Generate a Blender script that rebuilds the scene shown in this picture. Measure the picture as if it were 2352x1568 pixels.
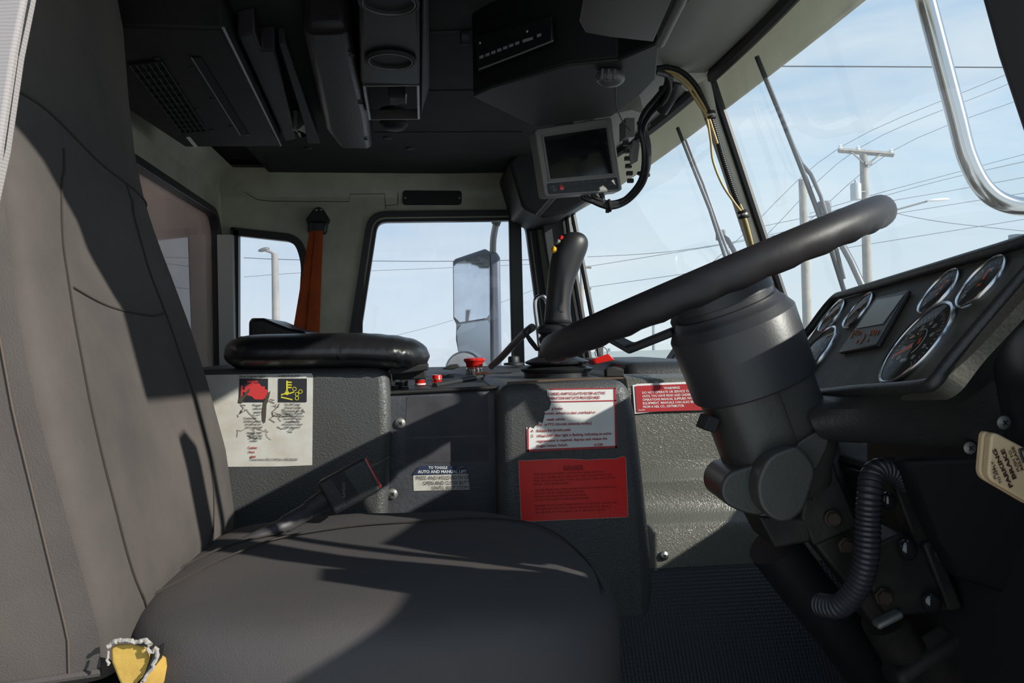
import bpy, math, random
from math import sin, cos, tan, pi, radians, sqrt
from mathutils import Vector as V, Matrix
from mathutils.geometry import tessellate_polygon
random.seed(4)
SC = bpy.context.scene
COL = SC.collection
for o in list(bpy.data.objects):
    bpy.data.objects.remove(o)

# ------------------------------------------------------------------ camera
H = 0.72                                  # lens height above the cab floor
F = 1800.0
YAW = radians(6.85); ROLL = radians(1.0)
D_ = V((sin(YAW), cos(YAW), 0)); R0 = V((cos(YAW), -sin(YAW), 0)); U0 = V((0, 0, 1))
R_ = R0*cos(ROLL) - U0*sin(ROLL); U_ = U0*cos(ROLL) + R0*sin(ROLL)
C0 = V((0, 0, H))
cd = bpy.data.cameras.new('camera'); cam = bpy.data.objects.new('camera', cd); COL.objects.link(cam)
cd.sensor_width = 36; cd.lens = 36*F/2352; cd.clip_start = 0.02; cd.clip_end = 500
M3 = Matrix((R_, U_, -D_)).transposed()
cam.matrix_world = Matrix.Translation(C0) @ M3.to_4x4()
SC.camera = cam

# ------------------------------------------------------------------ world, sun, exposure
SC.view_settings.view_transform = 'Standard'; SC.view_settings.look = 'None'
SC.view_settings.gamma = 1; SC.view_settings.exposure = 0.0; SC.view_settings.use_curve_mapping = False
w = bpy.data.worlds.new('sky'); SC.world = w; w.use_nodes = True
nt = w.node_tree; nt.nodes.clear()
def N(t, **k):
    n = nt.nodes.new(t)
    for a, b in k.items(): setattr(n, a, b)
    return n
tc = N('ShaderNodeTexCoord'); sep = N('ShaderNodeSeparateXYZ'); nt.links.new(tc.outputs['Generated'], sep.inputs[0])
rmp = N('ShaderNodeValToRGB'); cr = rmp.color_ramp
cr.elements[0].position = 0.0; cr.elements[0].color = (.80, .89, .95, 1)
cr.elements[1].position = 0.42; cr.elements[1].color = (.36, .57, .84, 1)
e = cr.elements.new(.18); e.color = (.60, .77, .92, 1)
nt.links.new(sep.outputs['Z'], rmp.inputs[0])
mp = N('ShaderNodeMapping'); mp.inputs['Scale'].default_value = (1.2, 1.2, 6.5); mp.inputs['Rotation'].default_value = (.12, -.1, 0)
nt.links.new(tc.outputs['Generated'], mp.inputs[0])
nz = N('ShaderNodeTexNoise'); nz.inputs['Scale'].default_value = 2.2; nz.inputs['Detail'].default_value = 7; nz.inputs['Roughness'].default_value = .55
nz.inputs['Distortion'].default_value = .4
nt.links.new(mp.outputs[0], nz.inputs['Vector'])
cl = N('ShaderNodeValToRGB'); cl.color_ramp.elements[0].position = .42; cl.color_ramp.elements[1].position = .72
cl.color_ramp.elements[1].color = (.75, .75, .75, 1)
nt.links.new(nz.outputs[0], cl.inputs[0])
mx = N('ShaderNodeMix', data_type='RGBA'); mx.inputs['B'].default_value = (.86, .92, .96, 1)
nt.links.new(cl.outputs[0], mx.inputs['Factor']); nt.links.new(rmp.outputs[0], mx.inputs['A'])
bg = N('ShaderNodeBackground'); bg.inputs['Strength'].default_value = 1.0
wo = N('ShaderNodeOutputWorld'); nt.links.new(mx.outputs['Result'], bg.inputs[0]); nt.links.new(bg.outputs[0], wo.inputs[0])
sd = bpy.data.lights.new('sun', 'SUN'); sun = bpy.data.objects.new('sun', sd); COL.objects.link(sun)
sd.energy = 6.0; sd.angle = radians(.6); sd.color = (1, .95, .86)
SUN_DIR = V((-.703, .47, -.41)).normalized()          # direction the light travels
sun.rotation_mode = 'QUATERNION'; sun.rotation_quaternion = (-SUN_DIR).to_track_quat('Z', 'Y')
sun.location = (2, -3, 4)

# ------------------------------------------------------------------ measuring helpers
def ray(px, py): return D_ + R_*((px-1176)/F) + U_*((784-py)/F)
def at(px, py, t): return C0 + ray(px, py)*t
def onY(px, py, Y): r = ray(px, py); return C0 + r*(Y/r.y)
def onX(px, py, X): r = ray(px, py); return C0 + r*(X/r.x)
def onZ(px, py, z): r = ray(px, py); return C0 + r*(z/r.z)     # z above the lens
def onP(px, py, p, n): r = ray(px, py); return C0 + r*((p-C0).dot(n)/r.dot(n))

# ------------------------------------------------------------------ materials
MATS = {}
def mat(name, col, rough=.5, metal=0, bump=0, bscale=200, var=0, vscale=6, col2=None, spec=.5, coat=0, kind='noise', trans=0, em=None, stretch=None, rot=None, alpha=1):
    if name in MATS: return MATS[name]
    m = bpy.data.materials.new(name); m.use_nodes = True; t = m.node_tree; b = t.nodes['Principled BSDF']
    b.inputs['Base Color'].default_value = (*col, 1); b.inputs['Roughness'].default_value = rough; b.inputs['Metallic'].default_value = metal
    b.inputs['Specular IOR Level'].default_value = spec; b.inputs['Coat Weight'].default_value = coat
    c = t.nodes.new('ShaderNodeTexCoord'); src = c.outputs['Object']
    if var or col2:
        n = t.nodes.new('ShaderNodeTexNoise'); n.inputs['Scale'].default_value = vscale; n.inputs['Detail'].default_value = 6; n.inputs['Roughness'].default_value = .62
        t.links.new(src, n.inputs['Vector'])
        rp = t.nodes.new('ShaderNodeValToRGB'); rp.color_ramp.elements[0].position = .38; rp.color_ramp.elements[1].position = .68
        c2 = col2 or tuple(x*(1-var) for x in col)
        rp.color_ramp.elements[0].color = (*col, 1); rp.color_ramp.elements[1].color = (*c2, 1)
        t.links.new(n.outputs[0], rp.inputs[0]); t.links.new(rp.outputs[0], b.inputs['Base Color'])
    if bump:
        mp_ = t.nodes.new('ShaderNodeMapping'); t.links.new(src, mp_.inputs[0])
        if rot: mp_.inputs['Rotation'].default_value = rot; mp_.inputs['Location'].default_value = (0, 0, .0026)
        if stretch: mp_.inputs['Scale'].default_value = stretch
        if kind == 'leather':
            n = t.nodes.new('ShaderNodeTexVoronoi'); n.feature = 'DISTANCE_TO_EDGE'; n.inputs['Scale'].default_value = bscale; h = n.outputs['Distance']
            w_ = t.nodes.new('ShaderNodeTexNoise'); w_.inputs['Scale'].default_value = bscale*.6
            ad = t.nodes.new('ShaderNodeMix'); ad.data_type = 'VECTOR'; ad.inputs['Factor'].default_value = .012
            t.links.new(mp_.outputs[0], w_.inputs['Vector']); t.links.new(mp_.outputs[0], ad.inputs['A']); t.links.new(w_.outputs['Color'], ad.inputs['B'])
            t.links.new(ad.outputs['Result'], n.inputs['Vector'])
        elif kind == 'dots':
            n = t.nodes.new('ShaderNodeTexVoronoi'); n.inputs['Scale'].default_value = bscale; n.inputs['Randomness'].default_value = 0; h = n.outputs['Distance']
            t.links.new(mp_.outputs[0], n.inputs['Vector'])
        elif kind == 'weave':
            n = t.nodes.new('ShaderNodeTexWave'); n.inputs['Scale'].default_value = bscale; n.inputs['Distortion'].default_value = 1.5; n.bands_direction = 'Z'; h = n.outputs[0]
            t.links.new(mp_.outputs[0], n.inputs['Vector'])
        else:
            n = t.nodes.new('ShaderNodeTexNoise'); n.inputs['Scale'].default_value = bscale; n.inputs['Detail'].default_value = 4; h = n.outputs[0]
            t.links.new(mp_.outputs[0], n.inputs['Vector'])
        bm_ = t.nodes.new('ShaderNodeBump'); bm_.inputs['Strength'].default_value = bump; bm_.inputs['Distance'].default_value = .002
        t.links.new(h, bm_.inputs['Height']); t.links.new(bm_.outputs[0], b.inputs['Normal'])
    if em:
        b.inputs['Emission Color'].default_value = (*em[0], 1); b.inputs['Emission Strength'].default_value = em[1]
    MATS[name] = m
    return m

def glass_mat(name, tint=(.95, .97, .97), dirt=.05, dcol=(.8, .82, .78), dscale=5, ior=1.35):
    m = bpy.data.materials.new(name); m.use_nodes = True; t = m.node_tree; t.nodes.clear()
    tr = t.nodes.new('ShaderNodeBsdfTransparent'); tr.inputs[0].default_value = (*tint, 1)
    gl = t.nodes.new('ShaderNodeBsdfGlossy'); gl.inputs['Roughness'].default_value = .01
    fr = t.nodes.new('ShaderNodeFresnel'); fr.inputs[0].default_value = ior
    a = t.nodes.new('ShaderNodeMixShader'); t.links.new(fr.outputs[0], a.inputs[0]); t.links.new(tr.outputs[0], a.inputs[1]); t.links.new(gl.outputs[0], a.inputs[2])
    df = t.nodes.new('ShaderNodeBsdfTranslucent'); df.inputs[0].default_value = (*dcol, 1)
    d2 = t.nodes.new('ShaderNodeBsdfDiffuse'); d2.inputs[0].default_value = (*dcol, 1)
    dd = t.nodes.new('ShaderNodeMixShader'); t.links.new(df.outputs[0], dd.inputs[1]); t.links.new(d2.outputs[0], dd.inputs[2])
    c = t.nodes.new('ShaderNodeTexCoord'); mp_ = t.nodes.new('ShaderNodeMapping'); mp_.inputs['Scale'].default_value = (1, 1, .3)
    n = t.nodes.new('ShaderNodeTexNoise'); n.inputs['Scale'].default_value = dscale; n.inputs['Detail'].default_value = 8; n.inputs['Roughness'].default_value = .7
    t.links.new(c.outputs['Object'], mp_.inputs[0]); t.links.new(mp_.outputs[0], n.inputs['Vector'])
    mr = t.nodes.new('ShaderNodeMapRange'); mr.inputs['From Min'].default_value = .3; mr.inputs['From Max'].default_value = .75
    mr.inputs['To Min'].default_value = dirt*.3; mr.inputs['To Max'].default_value = dirt*1.8
    t.links.new(n.outputs[0], mr.inputs['Value'])
    o = t.nodes.new('ShaderNodeOutputMaterial'); b = t.nodes.new('ShaderNodeMixShader')
    t.links.new(mr.outputs[0], b.inputs[0]); t.links.new(a.outputs[0], b.inputs[1]); t.links.new(dd.outputs[0], b.inputs[2]); t.links.new(b.outputs[0], o.inputs[0])
    return m

CREAM = mat('cream_paint', (.42, .425, .34), .38, bump=.15, bscale=60, col2=(.29, .29, .225), vscale=5)
CREAMW = mat('white_post_paint', (.78, .76, .69), .45, bump=.1, bscale=40, col2=(.66, .62, .50), vscale=9)
HEADL = mat('grey_headliner', (.034, .036, .035), .9, spec=.2, bump=.3, bscale=300, var=.3)
DARKP = mat('black_plastic', (.020, .021, .023), .5, bump=.3, bscale=300, kind='leather', var=.3)
DULL = mat('dull_black_plastic', (.014, .014, .015), .6, bump=.15, bscale=200, col2=(.020, .019, .019), vscale=8)
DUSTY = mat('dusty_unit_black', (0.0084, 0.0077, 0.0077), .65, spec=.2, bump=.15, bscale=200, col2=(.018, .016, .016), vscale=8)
BLACK = mat('matt_black', (.010, .010, .011), .7)
CONS = mat('grained_charcoal_plastic', (.068, .070, .074), .46, bump=.5, bscale=170, kind='leather', col2=(.055, .053, .05), vscale=4, stretch=(1, 1, 1.6))
CONSR = mat('grained_grey_plastic', (.115, .115, .10), .38, bump=.55, bscale=170, kind='leather', col2=(.10, .095, .08), vscale=5, stretch=(1, 1, 1.6))
PANEL = mat('scuffed_grey_panel', (.060, .060, .072), .52, bump=.4, bscale=160, col2=(.038, .038, .045), vscale=14)
FABRIC = mat('worn_seat_fabric', (.066, .062, .064), .92, bump=.3, bscale=700, col2=(.085, .074, .067), vscale=3.2, spec=.15)
FABRIC2 = mat('dusty_seat_fabric', (.100, .088, .082), .92, bump=.3, bscale=700, col2=(.068, .062, .060), vscale=4.5, spec=.15)
VINYL = mat('black_vinyl', (.013, .013, .015), .33, bump=.25, bscale=120, spec=.5)
RUBBER = mat('black_rubber', (.014, .014, .016), .45)
RIM = mat('wheel_rim_rubber', (.018, .016, .018), .48, spec=.35, bump=.12, bscale=90, col2=(.026, .022, .023), vscale=20)
MAT_D = mat('ribbed_rubber_mat', (.022, .023, .027), .48, bump=1.0, bscale=150, kind='dots', rot=(radians(-59.4), 0, 0))
CHROME = mat('chrome', (.62, .62, .63), .16, 1)
STEEL = mat('dull_steel', (.38, .38, .37), .38, 1, col2=(.28, .25, .21), vscale=30)
RUST = mat('rusty_bolt', (.06, .04, .03), .7, .3, bump=.4, bscale=150)
WHITE = mat('white_label', (.78, .78, .78), .4, col2=(.72, .71, .69), vscale=12)
DIRTY = mat('dirty_white_label', (.58, .56, .52), .5, col2=(.33, .28, .22), vscale=16, bump=.2, bscale=40)
RED = mat('red_label', (.85, .010, .010), .38, col2=(.78, .01, .008), vscale=3)
REDT = mat('red_ink', (.34, .02, .03), .5)
REDW = mat('warning_red', (.42, .03, .04), .42, col2=(.36, .03, .03), vscale=10)
DREDT = mat('faded_ink', (.16, .004, .006), .5)
INK = mat('black_ink', (.02, .02, .025), .5)
ORANGE = mat('orange_webbing', (.42, .075, .010), .8, bump=.5, bscale=300, kind='weave', col2=(.26, .045, .008), vscale=10)
WEB = mat('grey_webbing', (.30, .28, .28), .8, bump=.15, bscale=150, kind='weave')
YEL = mat('yellow_cable', (.42, .30, .10), .45)
REDB = mat('red_button', (.55, .015, .01), .25, coat=.4)
ORB = mat('amber_button', (.75, .18, .02), .3)
GRAY = mat('grey_metal', (.20, .20, .19), .45, .4)
OUTP = mat('weathered_wood', (.34, .32, .29), .9, col2=(.24, .23, .22), vscale=2)
WIREM = mat('wire_black', (.10, .11, .13), .7)

# ------------------------------------------------------------------ mesh builder
class MB:
    def __init__(s): s.v = []; s.f = []
    def add(s, vs, fs):
        k = len(s.v); s.v += [V(p) for p in vs]; s.f += [tuple(i+k for i in f) for f in fs]; return s
    def box(s, c, sz, R=None):
        c = V(c); h = [x/2 for x in sz]; pts = []
        for i in (-1, 1):
            for j in (-1, 1):
                for k in (-1, 1):
                    p = V((i*h[0], j*h[1], k*h[2]))
                    if R: p = R @ p
                    pts.append(c+p)
        return s.add(pts, [(0, 1, 3, 2), (4, 6, 7, 5), (0, 4, 5, 1), (2, 3, 7, 6), (0, 2, 6, 4), (1, 5, 7, 3)])
    def prism(s, poly, off):
        off = V(off); n = len(poly); a = [V(p) for p in poly]; b = [p+off for p in a]
        tris = tessellate_polygon([a])
        fs = [tuple(t) for t in tris] + [tuple(i+n for i in reversed(t)) for t in tris]
        fs += [(i, (i+1) % n, (i+1) % n+n, i+n) for i in range(n)]
        return s.add(a+b, fs)
    def nprism(s, poly, off):                      # convex caps as n-gons (bevels cleanly)
        off = V(off); n = len(poly); a = [V(p) for p in poly]; b = [p+off for p in a]
        return s.add(a+b, [tuple(range(n)), tuple(range(2*n-1, n-1, -1))] + [(i, (i+1) % n, (i+1) % n+n, i+n) for i in range(n)])
    def rings(s, rings, cap=True, closed=True):
        n = len(rings[0]); vs = [p for r in rings for p in r]; fs = []
        for a in range(len(rings)-1):
            for i in range(n if closed else n-1):
                j = (i+1) % n
                fs.append((a*n+i, a*n+j, (a+1)*n+j, (a+1)*n+i))
        if cap and closed:
            fs.append(tuple(range(n-1, -1, -1))); fs.append(tuple((len(rings)-1)*n+i for i in range(n)))
        return s.add(vs, fs)
    def tube(s, path, r, seg=12, cap=True, sq=1.0):
        path = [V(p) for p in path]; n = len(path); rr = []
        up = None
        for i, p in enumerate(path):
            t = (path[min(i+1, n-1)]-path[max(i-1, 0)]).normalized()
            if up is None:
                up = V((0, 0, 1)) if abs(t.z) < .9 else V((1, 0, 0))
            a = (up - t*up.dot(t)).normalized(); b = t.cross(a); up = a
            q = r[min(i, len(r)-1)] if isinstance(r, (list, tuple)) else r
            rr.append([p + a*(q*cos(2*pi*k/seg)) + b*(q*sq*sin(2*pi*k/seg)) for k in range(seg)])
        return s.rings(rr, cap)
    def lathe(s, o, ax, prof, seg=32, cap=True):
        ax = V(ax).normalized(); o = V(o)
        a = ax.orthogonal().normalized(); b = ax.cross(a)
        return s.rings([[o+ax*h+a*(r*cos(2*pi*k/seg))+b*(r*sin(2*pi*k/seg)) for k in range(seg)] for r, h in prof], cap)
    def ell(s, c, ax, n=20, m=12):
        c = V(c); A, B, Cc = [V(x) for x in ax]
        rs = []
        for j in range(1, m):
            ph = pi*j/m
            rs.append([c + A*(sin(ph)*cos(2*pi*i/n)) + B*(sin(ph)*sin(2*pi*i/n)) + Cc*cos(ph) for i in range(n)])
        return s.rings(rs)
    def build(s, name, m, parent=None, bevel=0, seg=3, smooth=True, sub=0, kind=None, label=None, angle=40):
        org = parent_loc(parent) if parent else base_of(s.v)
        me = bpy.data.meshes.new(name)
        me.from_pydata([p-org for p in s.v], [], s.f); me.validate()
        ms = m if isinstance(m, (list, tuple)) else [m]
        for q in ms: me.materials.append(q)
        o = bpy.data.objects.new(name, me); COL.objects.link(o)
        import bmesh
        b = bmesh.new(); b.from_mesh(me); bmesh.ops.remove_doubles(b, verts=b.verts, dist=1e-6); bmesh.ops.recalc_face_normals(b, faces=b.faces); b.to_mesh(me); b.free()
        if smooth:
            for p in me.polygons: p.use_smooth = True
            me.set_sharp_from_angle(angle=radians(angle))
        if bevel:
            q = o.modifiers.new('bevel', 'BEVEL'); q.width = bevel; q.segments = seg; q.limit_method = 'ANGLE'; q.angle_limit = radians(35)
            if smooth: q.harden_normals = False
        if sub:
            q = o.modifiers.new('sub', 'SUBSURF'); q.levels = sub; q.render_levels = sub
        if parent: o.parent = parent
        else: o.location = org
        if kind: o['kind'] = kind
        if label: o['label'] = label
        return o
def base_of(vs):
    xs = [p.x for p in vs]; ys = [p.y for p in vs]; zs = [p.z for p in vs]
    return V(((min(xs)+max(xs))/2, (min(ys)+max(ys))/2, min(zs)))
def parent_loc(o):
    l = V(o.location)
    while o.parent: o = o.parent; l += V(o.location)
    return l
def thing(name, label, cat, loc, group=None):
    o = bpy.data.objects.new(name, None); COL.objects.link(o); o.location = loc; o.empty_display_size = .05
    o['label'] = label; o['category'] = cat
    if group: o['group'] = group
    return o
def tag(o, label, cat, group=None):
    o['label'] = label; o['category'] = cat
    if group: o['group'] = group
    return o
def struct(o): o['kind'] = 'structure'; return o

def smooth_path(pts, n=8):
    P = [V(p) for p in pts]; out = []
    for i in range(len(P)-1):
        a = P[max(i-1, 0)]; b = P[i]; c = P[i+1]; d = P[min(i+2, len(P)-1)]
        for k in range(n):
            t = k/n
            out.append(.5*((2*b)+(c-a)*t+(2*a-5*b+4*c-d)*t*t+(3*b-a-3*c+d)*t**3))
    out.append(P[-1]); return out
def resample(P, step):
    out = [P[0]]; acc = 0
    for a, b in zip(P, P[1:]):
        L = (b-a).length; d = step-acc
        while d <= L:
            out.append(a+(b-a)*(d/L)); d += step
        acc = (acc+L) % step if L+acc >= step else acc+L
    return out
def corrugated(path, r, pitch=.005, depth=.12, seg=14):
    P = resample(smooth_path(path, 12), pitch/4)
    rr = [r*(1-depth if i % 4 == 0 else 1) for i in range(len(P))]
    return MB().tube(P, rr, seg)
def round_poly(pts, rad, n=6):
    P = [V(p) for p in pts]; out = []; m = len(P)
    if not isinstance(rad, (list, tuple)): rad = [rad]*m
    for i in range(m):
        a, b, c = P[i-1], P[i], P[(i+1) % m]
        u = (a-b); v = (c-b); r = min(rad[i], u.length*.49, v.length*.49)
        if r <= 1e-6: out += [b]*(1); continue
        s, e2 = b+u.normalized()*r, b+v.normalized()*r
        for k in range(n+1):
            t = k/n; out.append(s*(1-t)**2+b*2*t*(1-t)+e2*t*t)
    return out
def inset(poly, d):                                 # toward the centroid, per-vertex via edge normals
    n = len(poly); out = []
    nrm = V((0, 0, 0))
    for i in range(n): nrm += poly[i].cross(poly[(i+1) % n])
    c = sum(poly, V((0, 0, 0)))/n
    nrm = V((0, 0, 0))
    for i in range(n): nrm += (poly[i]-c).cross(poly[(i+1) % n]-c)
    nrm.normalize()
    for i in range(n):
        e = (poly[(i+1) % n]-poly[i-1]);
        out.append(poly[i] + nrm.cross(e).normalized()*d)
    return out
def frame_mb(outer, wdt, off, mb=None):             # a closed strip of width wdt inside 'outer', extruded by off
    mb = mb or MB(); inn = inset(outer, wdt); off = V(off); n = len(outer)
    vs = list(outer)+inn+[p+off for p in outer]+[p+off for p in inn]; fs = []
    for i in range(n):
        j = (i+1) % n
        fs += [(i, j, n+j, n+i), (2*n+i, 3*n+i, 3*n+j, 2*n+j), (i, 2*n+i, 2*n+j, j), (n+i, n+j, 3*n+j, 3*n+i)]
    return mb.add(vs, fs)
def holed(outer, holes, off, mb=None):              # planar wall with holes, extruded by off
    mb = mb or MB(); loops = [outer]+holes; flat = [p for l in loops for p in l]; n = len(flat); off = V(off)
    tris = tessellate_polygon([list(l) for l in loops])
    fs = [tuple(t) for t in tris]+[tuple(i+n for i in reversed(t)) for t in tris]
    k = 0
    for l in loops:
        m = len(l)
        fs += [(k+i, k+(i+1) % m, k+(i+1) % m+n, k+i+n) for i in range(m)]; k += m
    return mb.add(flat+[p+off for p in flat], fs)
_tc = {}
def text_geo(s, bold=.0, shear=0):
    key = (s, bold, shear)
    if key in _tc: return _tc[key]
    c = bpy.data.curves.new('t', 'FONT'); c.body = s; c.size = 1; c.offset = bold; c.resolution_u = 2; c.shear = shear
    o = bpy.data.objects.new('t', c); COL.objects.link(o)
    dg = bpy.context.evaluated_depsgraph_get(); dg.update()
    me = o.evaluated_get(dg).to_mesh()
    vs = [V((p.co.x, p.co.y, 0)) for p in me.vertices]; fs = [tuple(p.vertices) for p in me.polygons]
    o.evaluated_get(dg).to_mesh_clear(); bpy.data.objects.remove(o); bpy.data.curves.remove(c)
    _tc[key] = (vs, fs); return vs, fs
class Patch:                                        # four 3-D corners; maps u (right) v (down)
    def __init__(s, tl, tr, br, bl, toward=None):
        s.c = [V(x) for x in (tl, tr, br, bl)]
        s.n = (s.c[1]-s.c[0]).cross(s.c[3]-s.c[0]).normalized()
        if s.n.dot(C0-s.c[0]) < 0: s.n = -s.n
    def m(s, u, v, h=0):
        a, b, c, d = s.c
        return a*(1-u)*(1-v)+b*u*(1-v)+c*u*v+d*(1-u)*v+s.n*h
    def text(s, mb, st, u0, vb, hgt, u1=None, h=.0006, bold=.015, asp=None):
        vs, fs = text_geo(st, bold)
        if not vs: return
        wx = max(p.x for p in vs); x0 = min(p.x for p in vs)
        if u1 is None: sx = hgt/.7*(asp or ((s.c[3]-s.c[0]).length/(s.c[1]-s.c[0]).length))
        else: sx = (u1-u0)/(wx-x0)
        mb.add([s.m(u0+(p.x-x0)*sx, vb-p.y*hgt/.7, h) for p in vs], fs)
    def rect(s, mb, u0, v0, u1, v1, h=.0005):
        mb.add([s.m(u0, v0, h), s.m(u1, v0, h), s.m(u1, v1, h), s.m(u0, v1, h)], [(0, 1, 2, 3)])
    def poly(s, mb, pts, h=.0006):
        P = [s.m(u, v, h) for u, v in pts]; mb.add(P, [tuple(t) for t in tessellate_polygon([P])])
def screw(parent, p, n, r=.008, m=None, name='screw'):
    n = V(n).normalized(); mb = MB().lathe(p, n, [(r, 0), (r, r*.15), (r*.8, r*.35), (r*.35, r*.5), (r*.3, r*.42), (.0001, r*.42)], 20)
    o = mb.build(name, m or STEEL, parent)
    a = n.orthogonal().normalized(); b = n.cross(a)
    k = MB()
    for q, w_ in ((a, b), (b, a)):
        c = V(p)+n*(r*.52); k.add([c+q*r*.5+w_*r*.1, c-q*r*.5+w_*r*.1, c-q*r*.5-w_*r*.1, c+q*r*.5-w_*r*.1], [(0, 1, 2, 3)])
    k.build('screw_slot', BLACK, o, smooth=False)
    return o

# ================================================================== OUTSIDE
GZ = -1.35
g = MB().add([(-60, -60, GZ), (300, -60, GZ), (300, 300, GZ), (-60, 300, GZ)], [(0, 1, 2, 3)])
o = g.build('ground', mat('pale_concrete', (.60, .60, .57), .9, col2=(.52, .52, .5), vscale=.4), smooth=False); struct(o)

def pole(px, ytop, ybot, t, r, label, name='utility_pole', group=None):
    a = at(px[0], ytop, t); b = at(px[1], ybot, t); d = (b-a).normalized(); b = a + d*((a.z-GZ)/-d.z)
    th = thing(name, label, 'pole', (b.x, b.y, GZ), group)
    MB().tube([b, a], [r*1.1, r*.8], 14).build('pole_shaft', OUTP, th)
    return th, a
T1 = 32
p1, top1 = pole((1983, 1993), 346, 650, T1, .19, 'tall wooden utility pole with crossarm and transformer seen through the windscreen')
ca = MB(); A = at(1926, 345, T1-.1); B = at(2052, 355, T1-.1); d = (B-A).normalized()
ca.tube([A, B], .11, 4); ca.build('crossarm', OUTP, p1, smooth=False)
MB().tube([at(1955, 349, T1-.2), at(1984, 374, T1-.2)], .035, 6).tube([at(2022, 354, T1-.2), at(1990, 380, T1-.2)], .035, 6).build('crossarm_brace', OUTP, p1)
for x, y in ((1930, 340), (1971, 343), (2047, 350)):
    MB().lathe(at(x, y+3, T1-.1), (0, 0, 1), [(.05, 0), (.09, .05), (.05, .1), (.09, .14), (.02, .2)], 10).build('insulator', WHITE, p1)
tf = MB().lathe(at(1966, 460, T1-.3), (0, 0, 1), [(.02, 0), (.2, .02), (.21, .1), (.21, .62), (.19, .68), (.06, .72), (.06, .8), (.02, .82)], 18)
tf.build('transformer', mat('transformer_grey', (.42, .44, .46), .5), p1)
MB().tube([at(1966, 432, T1-.3), at(1966, 420, T1-.3)], .045, 8).box(at(1975, 440, T1-.15), (.5, .08, .06)).build('transformer_bracket', GRAY, p1)
MB().box(at(1994, 375, T1-.2), (.3, .12, .12)).build('pole_hardware', GRAY, p1)
p2, top2 = pole((1843, 1853), 412, 700, 22, .13, 'pale bare pole seen through the windscreen left of the crossarm pole')
p3, top3 = pole((631, 634), 582, 740, 30, .16, 'lamp post with cobra head seen through the small corner window', 'lamp_post')
MB().tube(smooth_path([at(633, 590, 30), at(625, 580, 30), at(611, 575, 30)], 6), .06, 8).build('lamp_arm', OUTP, p3)
MB().ell(at(606, 573, 30), (V((.22, 0, .05)), V((0, .12, 0)), V((0, 0, .08)))).build('lamp_head', GRAY, p3)
p4, top4 = pole((1336, 1337), 560, 800, 45, .14, 'far faint pole beside the joystick with short crossarms', 'utility_pole')
for y in (612, 660): MB().tube([at(1334, y, 45), at(1358, y+2, 45)], .08, 4).build('crossarm', OUTP, p4, smooth=False)
def wire(pts, t, r, label, grp='overhead wires outside the windows'):
    ts = t if isinstance(t, (list, tuple)) else [t]*len(pts)
    P = smooth_path([at(x, y, q) for (x, y), q in zip(pts, ts)], 5)
    o = MB().tube(P, r, 5).build('overhead_wire', WIREM); tag(o, label, 'wire', grp)
WL = 'thin slanting overhead power line crossing the sky outside the windscreen'
wire([(1700, 152), (2000, 153), (2500, 156)], 16, .014, 'dark level overhead wire, topmost of those seen through the windscreen')
for i, pts in enumerate([
    [(1500, 725), (1700, 545), (1930, 338), (2290, 180), (2500, 88)],
    [(1560, 735), (1760, 540), (1971, 341), (2290, 204), (2500, 112)],
    [(1620, 700), (1800, 560), (2047, 348), (2352, 225), (2500, 165)],
    [(1860, 490), (1995, 450), (2200, 395), (2500, 315)],
    [(1860, 500), (1995, 460), (2200, 405), (2500, 340)],
    [(1700, 530), (2000, 470), (2200, 435), (2500, 380)],
    [(1350, 612), (1700, 555), (2000, 500), (2500, 420)],
    [(1350, 660), (1700, 610), (2000, 560), (2500, 480)],
    [(1350, 590), (1600, 570), (2000, 490)],
    [(2050, 488), (2180, 512), (2500, 545)]]):
    wire(pts, [T1+(4 if k == 0 else 0) for k in range(len(pts))], .011, WL)
wire([(560, 592), (700, 597), (1000, 600), (1240, 596)], 30, .014, 'thin level wire crossing the corner window and the door window')
wire([(560, 636), (700, 626), (900, 620), (1240, 606)], 30, .008, 'faint second wire below the level one outside the door window')
wire([(870, 780), (1040, 735), (1240, 660)], 34, .008, 'faint slanting wire low in the door window')
# street lamp arm
sl = thing('street_lamp', 'thin street lamp arm reaching out to the right above the steering wheel rim', 'street lamp', at(2058, 482, T1))
MB().tube([at(1990, 500, T1), at(2058, 482, T1), at(2130, 462, T1)], .035, 6).build('lamp_arm', GRAY, sl)
MB().ell(at(2155, 459, T1), (V((.5, 0, .04)), V((0, .15, 0)), V((0, 0, .07)))).build('lamp_head', WHITE, sl)
# rail barrier
rb = thing('rail_barrier', 'pale horizontal rail barrier low outside the windscreen beside the steering column', 'barrier', at(1520, 900, 14))
for y0, y1 in ((803, 827), (838, 848)):
    a0, a1, b0, b1 = at(1330, y0+6, 14), at(1330, y1+6, 14), at(1760, y0-6, 14), at(1760, y1-6, 14)
    MB().nprism([a0, b0, b1, a1], D_*.12).build('rail', mat('galvanised_rail', (.32, .36, .37), .6), rb, smooth=False)
for x in (1502, 1400, 1610):
    MB().tube([at(x, 720 if x == 1502 else 800, 14.3), at(x, 960, 14.3)], .035, 8).build('post', mat('galvanised_rail', (.32, .36, .37), .6), rb)
# exhaust stack far right
ex = MB().lathe(at(2338, 620, 6), (0, 0, 1), [(.055, 0), (.055, .22), (.06, .225), (.06, .27), (.05, .27)], 20).build('exhaust_pipe', mat('pipe_grey', (.22, .25, .3), .4, .6))
tag(ex, 'short grey pipe top poking up behind the dashboard at right', 'pipe')
# body panel of the truck behind the rear window
BODY = mat('rust_streaked_body', (.62, .56, .54), .5, col2=(.42, .28, .18), vscale=2.2, bump=.3, bscale=20)
bp = MB().box((-.98, 2.2, H+.1), (.04, 4.2, 2.6)); o = bp.build('truck_body_panel', BODY, bevel=.01)
tag(o, 'rust streaked grey body wall of the truck behind the rear window', 'truck body')

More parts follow.
